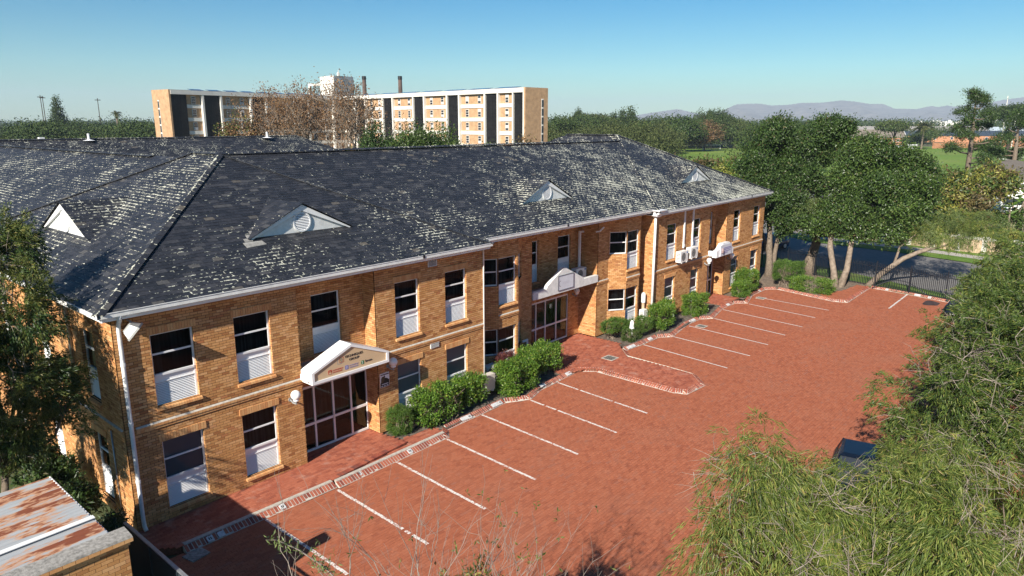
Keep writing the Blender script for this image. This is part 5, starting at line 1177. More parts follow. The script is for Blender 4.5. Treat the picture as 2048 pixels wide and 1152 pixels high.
bt, tips = bare('bare_bush', 'bare twiggy bush rising into the bottom edge of the picture', (-0.9,-14.3,LOTZ), 6.9, 0.2, 6, 'twig', 0.05, 11, 'bush')
P = tips[RNG.choice(len(tips), 260)] + RNG.normal(0, 0.12, (260, 3)); P = P[P[:, 2] < 5.6]
if len(P): link('leaves', leaf_mesh('leaves', leaf_quads(np.repeat(P, 3, 0), rdir(len(P)*3), 0.10, 0.03)), bt, 'l_olive')
tree('shade_tree', 'leafy bush just below the bottom edge that shades the lot', (0.3,-13.2,LOTZ), [(0.2,-13.4,3.0,1.1,1.0,1.2),(0.9,-12.7,2.6,1.0,0.8,1.1),(-0.3,-14.0,3.6,0.7,0.7,0.8)], 520, 24, 0.12, 0.035, 0.07, 'l_olive', 'bark', 0.07, 0.2, 0.3, cat='bush', lump=0.3)
# leafy sprig in the lower left of the lot
sp = thing('leafy_sprig', 'thin arching sprig with pale green leaves at the bottom edge', 'branch')
pts = [(-2.2,-13.9,5.75),(-2.45,-13.65,6.25),(-2.7,-13.45,6.55),(-2.9,-13.30,6.72),(-3.02,-13.26,6.76)]
link('twig', MB().tube(pts, [0.012,0.010,0.008,0.006,0.003], 5).tube([(-2.2,-13.9,5.8),(-1.6,-13.8,4.6),(-1.25,-13.7,2.5)], [0.012,0.02,0.03], 5), sp, 'twig')
PP = []; DD = []
for k in range(26):
    f = random.random()*3.6; i = int(f); q = np.array(pts[i])*(1-f+i) + np.array(pts[i+1])*(f-i)
    for j in range(6): PP.append(q + RNG.normal(0,0.045,3)); DD.append(rdir(1)[0])
link('leaves', leaf_mesh('leaves', leaf_quads(np.array(PP), np.array(DD), 0.085, 0.022)), sp, 'l_pepper')
# shrubs at the foot of the facade
def shrub(lab, x, y, w, d, h, mat, L=0.075, W=0.045, n=900, stems=14, flat=0.5, low=0.25, z0=-0.06, seed=0, twiggy=False):
    t = thing('shrub', lab, 'shrub', 'clipped shrubs along the facade')
    c = np.array([x, y, z0 + h*(0.5 + low*0.5)]); rad = np.array([w/2, d/2, h*(1-low)/2])
    e = 0.55                                          # boxy, clipped outline
    dd = rdir(n*1); s = np.sign(dd)*np.abs(dd)**e; s /= np.abs(s).max(1, keepdims=True)**0.55
    P = c + s*rad*(1 - np.abs(RNG.normal(0, 0.12, (n,1))))*(1 + 0.10*np.sin(dd[:, :1]*6+seed) + 0.08*np.sin(dd[:, 1:2]*7+seed*2))
    per = 12; Pq = np.repeat(P, per, 0) + RNG.normal(0, L*0.75, (n*per, 3)); Dq = unit(np.repeat(dd, per, 0)*0.55 + RNG.normal(0, 0.6, (n*per, 3)) + np.array([0,0,0.15]))
    link('foliage', leaf_mesh('foliage', leaf_quads(Pq, Dq, L*RNG.uniform(0.7,1.3,n*per), W*RNG.uniform(0.7,1.2,n*per))), t, mat)
    mb = MB()
    for k in range(stems):
        a = np.array([x + random.uniform(-0.25,0.25)*w, y + random.uniform(-0.25,0.25)*d, z0-0.03]); b = c + np.array([random.uniform(-0.9,0.9)*rad[0], random.uniform(-0.9,0.9)*rad[1], random.uniform(-0.1,0.8)*rad[2]])
        mb.tube([a, (a+b)/2 + RNG.normal(0, 0.05, 3), b], [0.024, 0.018, 0.008], 5)
    if twiggy:
        for k in range(60):
            a = c + np.array([random.uniform(0.1,1.0)*rad[0], -random.uniform(0.5,1.02)*rad[1], random.uniform(-1.5,0.5)*rad[2]]); mb.tube([a, a + RNG.normal(0, 0.13, 3) + np.array([0,0,0.16])], [0.013, 0.006], 4)
    link('stems', mb, t, 'bark_pale'); return t
shrub('small fine leaved clipped shrub right of the near entrance', 9.72, -0.45, 0.85, 0.75, 1.05, 'l_hedge2', 0.045, 0.022, 1100, 8, low=0.05, seed=1)
shrub('shrub with bare pale stems showing, right of the small clipped one', 11.35, -0.72, 1.9, 1.0, 1.45, 'l_hedge', 0.10, 0.065, 620, 34, low=0.15, seed=2, twiggy=True)
shrub('loose bright leaved shrub before the beige air conditioner', 13.45, -0.55, 1.15, 0.8, 1.25, 'l_hedge', 0.14, 0.05, 330, 12, low=0.3, seed=3)
shrub('big dense leafy shrub in front of the near bay window', 16.05, -0.95, 1.75, 1.1, 1.40, 'l_hedge', 0.095, 0.06, 850, 14, low=0.08, seed=4)
shrub('rounded shrub left of the middle entrance paving', 18.65, -0.35, 1.9, 1.2, 1.35, 'l_hedge', 0.085, 0.055, 850, 16, low=0.25, seed=5)
shrub('dark red leaved shrub behind the big dense one', 16.5, 0.05, 0.9, 0.4, 1.45, 'l_red', 0.09, 0.03, 260, 8, low=0.4, seed=6)
shrub('clipped dark hedge left of the white garden light', 26.1, 0.25, 1.75, 0.9, 1.0, 'l_hedge2', 0.05, 0.03, 900, 26, low=0.45, seed=7)
shrub('clipped dark hedge right of the white garden light', 27.45, -0.65, 1.85, 1.0, 0.95, 'l_hedge2', 0.05, 0.03, 900, 26, low=0.35, seed=8)
shrub('leggy low growth under the clipped twin hedges', 26.3, -0.75, 1.3, 0.7, 0.55, 'l_mid', 0.06, 0.035, 260, 40, low=0.1, seed=9)
shrub('tall shrub with pale stems by the rainwater pipe', 29.2, -0.95, 1.35, 1.0, 1.45, 'l_hedge', 0.09, 0.055, 560, 36, low=0.2, seed=10)
shrub('thin upright plant between the pipe shrub and the round shrub', 31.0, -0.3, 0.8, 0.6, 1.25, 'l_hedge', 0.14, 0.05, 150, 8, low=0.5, seed=11)
shrub('compact round dark green shrub below the wall air conditioners', 33.75, -0.85, 1.55, 1.1, 1.25, 'l_hedge', 0.075, 0.05, 800, 10, low=0.05, seed=12)
shrub('lower front shrub right of the far entrance', 40.3, -1.05, 1.3, 0.9, 1.0, 'l_hedge', 0.075, 0.05, 520, 8, low=0.1, seed=13)
shrub('taller bright shrub at the far end of the facade', 41.9, -0.75, 2.1, 1.2, 1.55, 'l_hedge', 0.085, 0.055, 820, 10, low=0.1, seed=14)
shrub('tall flat topped hedge at the corner beneath the trees', 46.0, -2.2, 2.6, 1.7, 1.75, 'l_hedge2', 0.07, 0.04, 1100, 30, low=0.3, seed=15)
shrub('low bright hedge beside the corner kerb', 44.9, -4.4, 1.4, 2.6, 1.0, 'l_hedge', 0.075, 0.045, 800, 18, low=0.1, seed=16)
# trees at the far corner of the lot
def trunk(paths):
    mb = MB()
    for pts, r in paths: mb.tube(pts, r, 9)
    return mb
tree('evergreen_tree', 'dark evergreen with several leaning trunks at the building corner', (48.4,0.2,0), [(52.0,1.4,9.7,2.5,2.4,2.1),(50.2,2.0,7.7,2.0,1.9,2.0),(54.0,-0.3,9.3,2.6,2.4,2.4),(55.9,-1.2,10.8,2.0,1.9,1.7),(51.2,-0.3,6.8,2.4,2.3,2.0),(49.7,0.8,5.4,1.9,1.8,1.5),(50.8,-1.5,5.2,1.6,1.6,1.0),(49.0,0.8,4.3,1.6,1.5,1.2),(50.2,-1.4,3.8,1.6,1.5,1.0)],
     1250, 60, 0.20, 0.11, 0.27, 'l_dark', 'bark', trunk=trunk([([(48.3,0.1,-0.2),(48.7,0.3,1.2),(49.6,0.8,3.2),(50.8,1.6,5.4),(52.4,1.6,8.5)],[0.36,0.24,0.21,0.18,0.1]), ([(48.6,0.0,-0.2),(49.2,0.1,1.6),(50.4,0.3,3.6),(51.8,0.4,6.2)],[0.26,0.17,0.15,0.08]), ([(49.0,0.4,1.2),(49.2,1.2,3.0),(49.4,1.9,5.6)],[0.15,0.12,0.06]), ([(46.9,1.4,-0.2),(47.3,1.5,2.4),(47.6,1.8,4.8),(49.8,2.8,7)],[0.16,0.14,0.12,0.06])]), shell=0.2)
tree('evergreen_tree', 'largest evergreen with pale forked trunks in the planted corner', (47.8,-5.2,0), [(51.6,-4.3,6.6,1.9,1.8,1.9),(53.3,-4.9,8.3,2.6,2.4,2.3),(52.2,-6.2,6.5,2.5,2.4,2.1),(55.8,-6.8,7.8,2.4,2.3,2.2),(49.7,-4.8,4.9,2.0,1.9,1.2),(53.7,-8.1,6.3,2.1,2.0,2.1),(51.8,-7.2,4.8,2.3,2.1,1.3),(52.9,-5.2,9.4,1.7,1.6,1.2),(56.2,-8.4,6.7,1.4,1.3,1.6),(49.4,-5.1,3.9,1.6,1.5,1.0),(50.9,-7.2,3.7,1.8,1.7,1.0),(53.0,-8.7,4.9,1.6,1.5,1.3),(48.8,-3.2,3.9,1.2,1.2,0.8)],
     1500, 60, 0.20, 0.11, 0.27, ['l_corner','l_corner','l_dark'], 'bark_pale', trunk=trunk([([(47.8,-5.1,-0.2),(47.9,-4.9,1.0),(48.4,-4.3,2.8),(49.2,-4.0,4.6),(51,-3.6,6.4)],[0.34,0.22,0.2,0.17,0.08]), ([(48.0,-5.4,-0.2),(48.6,-5.6,1.2),(49.3,-5.5,2.9),(50.3,-5.5,4.6),(53,-5,7.6)],[0.30,0.22,0.19,0.16,0.08])]), shell=0.2)
tree('pepper_tree', 'pale weeping pepper tree with gnarled trunk behind the corner hedge', (51.4,-2.1,0), [(50.9,-1.2,5.2,1.5,1.4,1.1),(51.6,-2.8,4.6,1.1,1.1,0.9)], 330, 40, 0.16, 0.03, 0.06, 'l_pepper', 'bark', r0=0, droop=0.9, axis=0.8, trunk=trunk([([(51.4,-2.1,-0.2),(51.3,-2.0,1.0),(51.8,-2.2,2.4),(51.5,-2.1,3.6),(51.0,-1.6,4.8)],[0.55,0.42,0.34,0.3,0.12]), ([(51.6,-2.1,2.9),(52.2,-2.8,3.6),(52,-3.2,4.4)],[0.2,0.14,0.06])]), low=-0.7)
tree('leaning_tree', 'leaning pale tree with feathery crown over the black fence', (50.0,-7.0,0), [(52.4,-11.2,4.2,1.9,1.9,1.2),(53.6,-13.0,4.0,1.9,2.0,1.3),(52.0,-9.6,3.6,1.0,1.1,0.8),(55.0,-11.8,4.8,1.6,1.6,1.0)], 620, 36, 0.17, 0.03, 0.08, ['l_pepper','l_wattle'], 'bark_pale', r0=0, droop=0.6, axis=0.6, trunk=trunk([([(49.9,-6.8,-0.2),(50.3,-7.6,0.9),(50.8,-8.8,2.1),(51.2,-9.8,2.7),(51.8,-11.4,3.3)],[0.26,0.2,0.18,0.15,0.06]), ([(50.6,-8.3,1.7),(51.2,-8.4,2.9),(52.0,-9.2,3.8)],[0.11,0.08,0.03]), ([(51.2,-9.8,2.7),(52.4,-10.6,3.4),(53.4,-12.4,3.8)],[0.1,0.07,0.03])]), low=-0.8)
tree('yellow_tree', 'tree in yellow green flower beside the white house', (84,-6,0), [(83,-3.6,3.8,3.0,2.8,2.2),(86.5,-6.2,4.2,3.2,3.0,2.1),(84.0,-7.0,2.6,3.0,2.8,1.9),(89.0,-8.0,4.6,3.0,2.8,1.9),(80.6,-4.4,2.6,2.4,2.2,1.9),(91.5,-8.6,5.0,2.2,2.0,1.6)], 1250, 26, 0.42, 0.20, 0.42, ['l_yellow','l_mid','l_brown'], 'bark', 0.3, shell=0.2)
tree('round_tree', 'round dull green tree standing behind the roof end of the building', (72,34,0), [(72,34,5.4,4.6,4.4,3.4),(76,30,5.0,3.4,3.2,2.8)], 700, 24, 0.45, 0.22, 0.45, 'l_mid', 'bark', 0.3, shell=0.18)
tree('round_tree', 'reddish green rounded tree by the edge of the playing field', (92,30,0), [(92,30,3.8,4.2,4.0,2.9),(97,27,3.6,3.2,3.2,2.5)], 600, 22, 0.5, 0.24, 0.5, ['l_brown','l_mid'], 'bark', 0.25, shell=0.18)
tree('round_tree', 'bright green shrub tree right of the reddish one', (86,21,0), [(86,21,3.2,3.2,3.0,2.5),(83,23,3.0,2.6,2.4,2.2)], 480, 22, 0.42, 0.2, 0.45, ['l_yellow','l_hedge2'], 'bark', 0.2, shell=0.18)
# big strelitzia-like plant before the white house
sx = thing('banana_plant', 'clump of big leaved banana plants with pale stalks before the white house', 'plant')
mb = MB(); V = []
for k in range(16):
    a = random.uniform(0, 6.28); b = np.array([91.0 + random.uniform(-1.2,1.2), -11.6 + random.uniform(-1.2,1.2), -0.1]); tp = b + np.array([math.cos(a)*0.7, math.sin(a)*0.7, random.uniform(1.4,4.2)])
    mb.tube([b, (b+tp)/2 + np.array([0,0,0.2]), tp], [0.13,0.10,0.05], 6)
    for j in range(7):
        d_ = unit(np.array([math.cos(a+j), math.sin(a+j), random.uniform(-0.2,0.9)])); V.append(leaf_quads(tp[None], d_[None], 1.1, 0.3))
link('stalks', mb, sx, 'bark_pale'); link('leaves', leaf_mesh('leaves', np.concatenate(V)), sx, 'l_hedge2')
tree('garden_hedge', 'long dark hedge below the white house', (86,-9,0), [(88+0.8*k,-4.5-1.7*k,0.9,1.2,1.2,1.0) for k in range(5)], 520, 20, 0.22, 0.12, 0.25, 'l_mid', 'bark', 0.08, cat='hedge', shell=0.15)
tree('wall_creeper', 'straggling green creepers along the garden wall', (72,-8,0), [(72.2+0.1*k,-4.5-1.6*k,1.1+0.2*(k%2),1.0,1.1,0.7) for k in range(8)], 460, 18, 0.25, 0.11, 0.25, ['l_wattle','l_yellow'], 'bark', 0.06, cat='creeper', shell=0.25)
# ------------------------------------------------------------------ the tall block behind
TB = thing('apartment_block', 'tall five storey brick and white concrete block behind the slate roof', 'building')
ZR = 19.2; NF = 6; SH_ = 3.02
PL_, PC_, PR_ = far(345,164)[:2], far(688,206)[:2], far(1050,154)[:2]
def far_wing(A, B, pattern, inner_h=ZR):
    A = np.array(A); B = np.array(B); L = np.hypot(*(B-A)); F = Fr(A, B-A)
    total = sum(w for k, w in pattern); sc = L/total; u = 0.0
    link('wing_wall', MB().fbox(F, 0, L, 0.3, 6.3, 0, ZR-0.9), TB, 'fbrick')
    link('parapet', MB().fbox(F, 0, L, -0.5, 6.5, ZR-0.9, ZR), TB, 'fwhite'); link('roof_edge', MB().fbox(F, 0, L, -0.3, 6.3, ZR+0.001, ZR+0.12), TB, 'greyroof')
    for (k, w) in pattern:
        w *= sc
        if k == 'S':                                   # dark louvred screen
            link('screen_back', MB().fbox(F, u+0.05, u+w-0.05, 0.06, 0.29, 0, ZR-0.92), TB, 'room')
            mb = MB()
            for j in range(62): z = 0.1 + j*0.295; mb.fbox(F, u+0.06, u+w-0.06, -0.10, 0.05, z, z+0.15)
            link('screen', mb, TB, 'screen')
        elif k == 'f': link('fin', MB().fbox(F, u, u+w, -0.45, 0.299, 0, ZR-0.91), TB, 'fwhite')
        else:
            nwin = int(k)
            for fl in range(NF):
                zb = ZR - 0.9 - SH_*(fl+1)
                link('floor_band', MB().fbox(F, u+0.01, u+w-0.01, 0.12, 0.299, zb-0.05, zb+0.78), TB, 'fwhite')
                for q in range(nwin):
                    uc = u + w*(q+0.5)/nwin; ww = 0.55
                    wd = link('window', MB().fbox(F, uc-ww, uc+ww, 0.20, 0.298, zb+0.95, zb+0.95+1.75), TB, 'fwhite')
                    for r in range(3):
                        zc = zb+1.03+r*0.56
                        link('pane', MB().fbox(F, uc-ww+0.1, uc+ww-0.1, 0.17, 0.199, zc, zc+0.46), wd, 'darkglass' if random.random() < 0.75 else 'blind_pale')
        u += w
far_wing(PL_, PC_, [('S',3.4),('1',3.1),('f',.45),('S',3.6),('f',.45),('2',6.6),('f',.45),('S',3.4),('f',.45),('2',7.0),('f',.45),('S',3.6),('f',.45),('2',7.0),('f',.45),('1',3.0)])
far_wing(PC_, PR_, [('2',8.0),('f',.45),('S',4.6),('f',.45),('2',9),('f',.45),('S',4.6),('f',.45),('2',9.6),('f',.45),('S',4.6),('f',.45),('2',9.6),('f',.45),('S',4.6),('f',.45),('2',9.6),('f',.45),('S',4.4),('f',.45),('1',5.0),('f',.3),('S',3.4),('f',.3)])
for A_, B_, sg in ((PL_, PC_, 0), (PR_, PC_, 1)):                # brick end walls with a strip of narrow windows
    d_ = unit(np.array([*(PC_-PL_ if sg == 0 else PR_-PC_), 0.0])); nin = np.array([-d_[1], d_[0], 0.0]); a_ = np.array([*A_, 0.0])
    far_end = a_ + nin*6.4
    Fe = Fr(far_end[:2], (a_-far_end)[:2]) if sg == 0 else Fr(a_[:2], (far_end-a_)[:2]); Le = 6.4
    link('end_wall', MB().fbox(Fe, -0.3 if sg == 0 else -0.4, Le+(0.4 if sg == 0 else 0.3), -0.45, -0.02, 0, ZR+0.12), TB, 'fbrick')
    us_ = 0.30 if sg == 0 else 0.72
    link('end_window_strip', MB().fbox(Fe, Le*us_, Le*(us_+0.1), -0.50, -0.451, 2, ZR-2.2), TB, 'fwhite')
    for k in range(8): link('pane', MB().fbox(Fe, Le*(us_+0.01), Le*(us_+0.09), -0.53, -0.501, 2.3+k*1.85, 3.8+k*1.85), TB, 'darkglass')
# lift tower on the roof
a, b, c_ = far(645,212)[:2], far(672,205)[:2], far(711,212)[:2]
Ft = Fr(a, b-a); Lt = np.hypot(*(b-a)); Ft2 = Fr(b, c_-b); L2 = np.hypot(*(c_-b))
tw = MB().prism([(*a,17),(*b,17),(*c_,17),(*(a+c_-b),17)], (0,0,0), (0,0,11.83+91*206/1420-17)); link('lift_tower', tw, TB, 'fwhite')
p0 = far(621,214)[:2]; Fg = Fr(p0, a-p0); Lg = np.hypot(*(a-p0)); zt = 11.83+76*212/1420
link('roof_portal', MB().fbox(Fg, 0, Lg, 0, 0.8, zt-0.6, zt).fbox(Fg, 0, 0.5, 0.01, 0.79, 17, zt-0.601), TB, 'fwhite')
link('mast', MB().tube([(*(b+(c_-b)*0.25),24.9),(*(b+(c_-b)*0.25),26.6)], 0.12, 6).box(*(np.array([-0.3,0.3])+(b+(c_-b)*0.25)[0]), *(np.array([-0.3,0.3])+(b+(c_-b)*0.25)[1]), 25.0, 25.9), TB, 'fwhite')
for k, (u, lab) in enumerate(((732,'left one of two tall dark brick chimneys behind the block'),(803,'right one of two tall dark brick chimneys behind the block'))):
    p = far(u, 250); ht = 11.83 + 90*250/1420
    ch = thing('chimney', lab, 'chimney', 'chimneys behind the block')
    link('stack', MB().lathe((p[0],p[1],0), [(1.0,0),(0.85,ht*0.6),(0.66,ht-1.2)], 14), ch, plain('sooty brick', (0.13,0.09,0.075), 0.9, 0.2, 0.4, 0.6), smooth=True)
    link('stack_cap', MB().lathe((p[0],p[1],0), [(0.66,ht-1.2),(0.76,ht-1.1),(0.74,ht),(0.5,ht)], 14), ch, 'black')
for k in range(9):
    p = PL_ + (PC_-PL_)*(0.12+0.09*k); F = Fr(p, PC_-PL_); link('solar_panel', MB().hexa([F.p(0,1,ZR+0.15),F.p(3.2,1,ZR+0.15),F.p(3.2,3,ZR+0.5),F.p(0,3,ZR+0.5),F.p(0,1,ZR+0.2),F.p(3.2,1,ZR+0.2),F.p(3.2,3,ZR+0.55),F.p(0,3,ZR+0.55)]), TB, 'solar')
for k in range(7):
    p = PC_ + (PR_-PC_)*(0.1+0.125*k); F = Fr(p, PR_-PC_); link('solar_panel', MB().hexa([F.p(0,1,ZR+0.15),F.p(7,1,ZR+0.15),F.p(7,3,ZR+0.5),F.p(0,3,ZR+0.5),F.p(0,1,ZR+0.2),F.p(7,1,ZR+0.2),F.p(7,3,ZR+0.55),F.p(0,3,ZR+0.55)]), TB, 'solar')
# ------------------------------------------------------------------ houses and sheds in the distance
def house(name, lab, u, depth, L, Wd, h, roof_h, ang, wall, roof, hip=False, cat='house', windows=0, chim=False):
    p = far(u, depth); t = thing(name, lab, cat, None)
    ca, sa = math.cos(ang), math.sin(ang); F = Fr((p[0]-ca*L/2, p[1]-sa*L/2), (ca, sa))
    link('wall', MB().fbox(F, 0, L, 0, Wd, -0.3, h), t, wall)
    e = 0.4
    if hip: pr = [F.p(-e,-e,h), F.p(L+e,-e,h), F.p(L+e,Wd+e,h), F.p(-e,Wd+e,h), F.p(Wd/2,Wd/2,h+roof_h), F.p(L-Wd/2,Wd/2,h+roof_h)]; 
    else: pr = [F.p(-e,-e,h), F.p(L+e,-e,h), F.p(L+e,Wd+e,h), F.p(-e,Wd+e,h), F.p(-e,Wd/2,h+roof_h), F.p(L+e,Wd/2,h+roof_h)]
    rf = MB(); i = 0; rf.v = [tuple(q) for q in pr]; rf.f = [(0,1,5,4),(2,3,4,5),(1,2,5),(3,0,4),(3,2,1,0)]
    link('roof', rf, t, roof)
    if not hip:
        for uu in (-e-0.02, L+e+0.02): link('barge_board', MB().tube([F.p(uu,-e-0.1,h-0.1), F.p(uu,Wd/2,h+roof_h+0.02), F.p(uu,Wd+e+0.1,h-0.1)], 0.13, 4), t, 'white')
        link('gable', MB().poly([F.p(-0.01,0,h-0.3), F.p(-0.01,Wd,h-0.3), F.p(-0.01,Wd/2,h+roof_h-0.1)]).poly([F.p(L+0.01,0,h-0.3), F.p(L+0.01,Wd,h-0.3), F.p(L+0.01,Wd/2,h+roof_h-0.1)]), t, wall)
    for k in range(windows):
        uu = L*(k+0.5)/windows; w = link('window', MB().fbox(F, uu-0.8, uu+0.8, -0.05, 0.0, h*0.35, h*0.8), t, 'white'); link('pane', MB().fbox(F, uu-0.7, uu+0.7, -0.08, -0.051, h*0.38, h*0.77), w, 'darkglass')
    if chim: link('chimney', MB().box(*sorted((F.p(L*0.3,Wd*0.4,0)[0], F.p(L*0.3,Wd*0.4,0)[0]+0.9)), *sorted((F.p(L*0.3,Wd*0.4,0)[1], F.p(L*0.3,Wd*0.4,0)[1]+0.9)), h, h+roof_h+1.0), t, 'white')
    return t
# white house at the right edge: gable wall towards the lot
wh = thing('white_house', 'white gabled house at the right edge beyond the road', 'house')
hx, hy, hz = 98.6, -7.4, 3.0
Fh = Fr((hx, hy), (0.42, -1.0))                           # along the gable wall to the right
zq = lambda v, d: 11.83 + (246-v)*d/1420
Wg = 15.0; dp = 20.0; eav = 3.2; rg = 6.4
link('wall', MB().fbox(Fh, 0, Wg, 0, dp, -0.1, eav).prism([Fh.p(0,0.001,eav), Fh.p(Wg,0.001,eav), Fh.p(Wg/2,0.001,rg)], Fh.p(0,0,0), Fh.p(0,dp-0.1,0)), wh, 'white')
for s in (0, 1):
    a0, b0 = ((-0.8, eav-0.30), (Wg/2, rg+0.12)) if s == 0 else ((Wg+0.8, eav-0.30), (Wg/2, rg+0.12))
    link('roof_slope', MB().hexa([Fh.p(a0[0],-0.7,a0[1]),Fh.p(b0[0],-0.7,b0[1]),Fh.p(b0[0],dp+0.4,b0[1]),Fh.p(a0[0],dp+0.4,a0[1]),Fh.p(a0[0],-0.7,a0[1]+0.16),Fh.p(b0[0],-0.7,b0[1]+0.16),Fh.p(b0[0],dp+0.4,b0[1]+0.16),Fh.p(a0[0],dp+0.4,a0[1]+0.16)]), wh, 'rooftile')
    link('barge_board', MB().hexa([Fh.p(a0[0],-0.76,a0[1]-0.12),Fh.p(b0[0],-0.76,b0[1]-0.12),Fh.p(b0[0],-0.705,b0[1]-0.12),Fh.p(a0[0],-0.705,a0[1]-0.12),Fh.p(a0[0],-0.76,a0[1]+0.16),Fh.p(b0[0],-0.76,b0[1]+0.16),Fh.p(b0[0],-0.705,b0[1]+0.16),Fh.p(a0[0],-0.705,a0[1]+0.16)]), wh, 'white')
for q in (1.6, 5.2): 
    wd = link('window', MB().fbox(Fh, q, q+2.6, -0.05, -0.001, 1.9, 2.9), wh, 'white_worn'); link('pane', MB().fbox(Fh, q+0.1, q+2.5, -0.08, -0.051, 2.0, 2.8), wd, 'darkglass')
link('chimney', MB().box(107.0, 107.9, -10.2, -9.3, 2, 5.0), wh, 'white'); link('chimney_cowl', MB().lathe((107.45,-9.75,5.0), [(0.6,0),(0.65,0.15),(0.45,0.5),(0.05,0.9)], 10), wh, 'black')
link('side_roof', MB().hexa([(100,-1.5,1.9),(124,-12,1.9),(127,-5,1.9),(103,5,1.9),(104,-0.5,4.1),(122,-8.6,4.1),(123,-7.4,4.1),(105,0.7,4.1)]), wh, 'rooftile'); link('side_wall', MB().hexa([(100.6,-1.3,-0.1),(123.5,-11.4,-0.1),(126.3,-5.2,-0.1),(103.3,4.5,-0.1),(100.6,-1.3,1.88),(123.5,-11.4,1.88),(126.3,-5.2,1.88),(103.3,4.5,1.88)]), wh, 'white')
gw = thing('garden_wall', 'sandy plastered garden wall with pale posts across the road', 'wall')
WP = [(73.5,3.0),(72.3,-4.5),(71.2,-11),(69.8,-18)]
for a, b in zip(WP[:-1], WP[1:]):
    F = Fr(a, np.array(b)-np.array(a)); L = math.hypot(b[0]-a[0], b[1]-a[1]); link('panel', MB().fbox(F, 0, L, 0, 0.22, -0.1, 1.15), gw, 'tanwall')
    for k in range(3): link('post', MB().fbox(F, k*L/3, k*L/3+0.4, -0.08, 0.3, -0.1, 1.5), gw, 'fwhite'); link('rail_panel', MB().fbox(F, k*L/3+0.45, (k+1)*L/3-0.05, 0.05, 0.17, 1.151, 1.4), gw, 'fwhite')
house('school_building', 'long low grey roofed school building beyond the field', 1800, 520, 130, 24, 5.5, 4.0, math.radians(-52), 'fwhite', 'greyroof', windows=10, cat='building')
house('school_building', 'pale blue metal roofed shed beside the field', 1760, 470, 75, 16, 4.4, 2.6, math.radians(-50), 'fwhite', 'metalroof', windows=6, cat='building')
house('clubhouse', 'red brick clubhouse with white edged gable at the field edge', 1752, 405, 34, 14, 3.6, 4.6, math.radians(-58), 'farbrick', 'rooftile', windows=4)
house('clubhouse', 'dark blue roofed pavilion behind the orange boundary wall', 1925, 455, 80, 20, 3.8, 3.2, math.radians(-62), 'farbrick', 'blueroof', windows=8, cat='building')
house('school_building', 'white walled hall at the right edge behind the tall pine', 2030, 520, 90, 22, 6.0, 3.0, math.radians(-60), 'fwhite', 'metalroof', windows=6, cat='building')
house('far_house', 'red tiled roof among the trees right of the cypress', 1582, 430, 18, 12, 4.5, 3.5, math.radians(-30), 'fwhite', 'redtile', windows=3)
house('far_house', 'cream house roof glimpsed below the red tiled one', 1600, 330, 16, 10, 3.2, 2.6, math.radians(-30), 'tanwall', 'rooftile', windows=2)
house('far_house', 'grey brown hipped house roof beyond the left end of the slate roof', 160, 135, 22, 14, 5.6, 2.6, math.radians(20), 'fwhite', 'rooftile', hip=True, chim=True)
house('far_house', 'pale roofed house in the trees left of the tall block', 222, 210, 14, 9, 4.6, 2.4, math.radians(10), 'tanwall', 'rooftile', hip=True)
bw = thing('boundary_wall', 'orange brick boundary wall along the far edge of the field', 'wall')
F = Fr((392,55), (470-392, 18-55)); L = math.hypot(78,37)
for k in range(10): link('panel', MB().fbox(F, k*L/10+0.2, (k+1)*L/10-0.2, 0, 0.3, -0.3, 2.4), bw, 'farbrick'); link('pier', MB().fbox(F, k*L/10-0.25, k*L/10+0.19, -0.1, 0.4, -0.3, 2.7), bw, 'farbrick')
# goals and sight screen
def goal(lab, p, q, h=2.44, dep=2.0):
    t = thing('football_goal', lab, 'goal', 'football goals on the field'); p = np.array([*p,-0.2]); q = np.array([*q,-0.2]); up = np.array([0,0,h]); d = unit(np.cross(q-p, [0,0,1.0]))*dep
    if d @ (p-CAM) < 0: d = -d
    link('frame', MB().tube([p,p+up],0.11,6).tube([q,q+up],0.11,6).tube([p+up,q+up],0.11,6), t, 'white'); link('stay', MB().tube([p+up,p+d],0.06,5).tube([q+up,q+d],0.06,5).tube([p+d,q+d],0.06,5), t, 'white')
    mb = MB()
    for k in range(16): a = p+(q-p)*k/15; mb.tube([a+up, a+d], 0.018, 3)
    for k in range(6): f_ = k/6; mb.tube([p+up*(1-f_)+d*f_, q+up*(1-f_)+d*f_], 0.018, 3)
    link('net', mb, t, 'fwhite')
goal('white football goal at the left side of the field', gp(1406,301,-.2)[:2], gp(1440,301,-.2)[:2]); goal('white football goal behind the sight screen', gp(1768,297,-.2)[:2], gp(1803,296,-.2)[:2], 3.2); goal('white football goal at the right edge of the field', gp(2006,319,-.2)[:2], gp(2052,319,-.2)[:2])
ss = thing('sight_screen', 'white slatted cricket sight screen on the field', 'screen'); a, b = gp(1787,321,-.2)[:2], gp(1831,319,-.2)[:2]; F = Fr(a, b-a); L = np.hypot(*(b-a))
for k in range(9): link('slat', MB().fbox(F, 0, L, 0, 0.06, 0.4+k*0.5, 0.82+k*0.5), ss, 'white')
for k in range(6): link('post', MB().fbox(F, k*L/5-0.06, k*L/5+0.06, 0.061, 0.2, -0.2, 4.9), ss, 'fwhite')
# lamp and telegraph poles
for u, d, h, lab in ((2008,330,24,'tall white floodlight mast behind the pine at the right edge'),(2030,340,15,'shorter pale mast at the right edge'),(88,320,24,'left one of two thin telegraph poles at the left horizon'),(92,330,24,'right one of two thin telegraph poles at the left horizon'),(201,330,23,'telegraph pole left of the fan palm')):
    p = far(u, d); t = thing('mast', lab, 'pole', 'poles on the horizon'); link('pole', MB().tube([(p[0],p[1],0),(p[0],p[1],h)], [0.22,0.14], 6), t, 'fwhite' if u > 1000 else 'bark_dark'); link('crossarm', MB().box(p[0]-1.2,p[0]+1.2,p[1]-0.12,p[1]+0.12,h-1,h-0.7), t, 'fwhite' if u > 1000 else 'bark_dark')
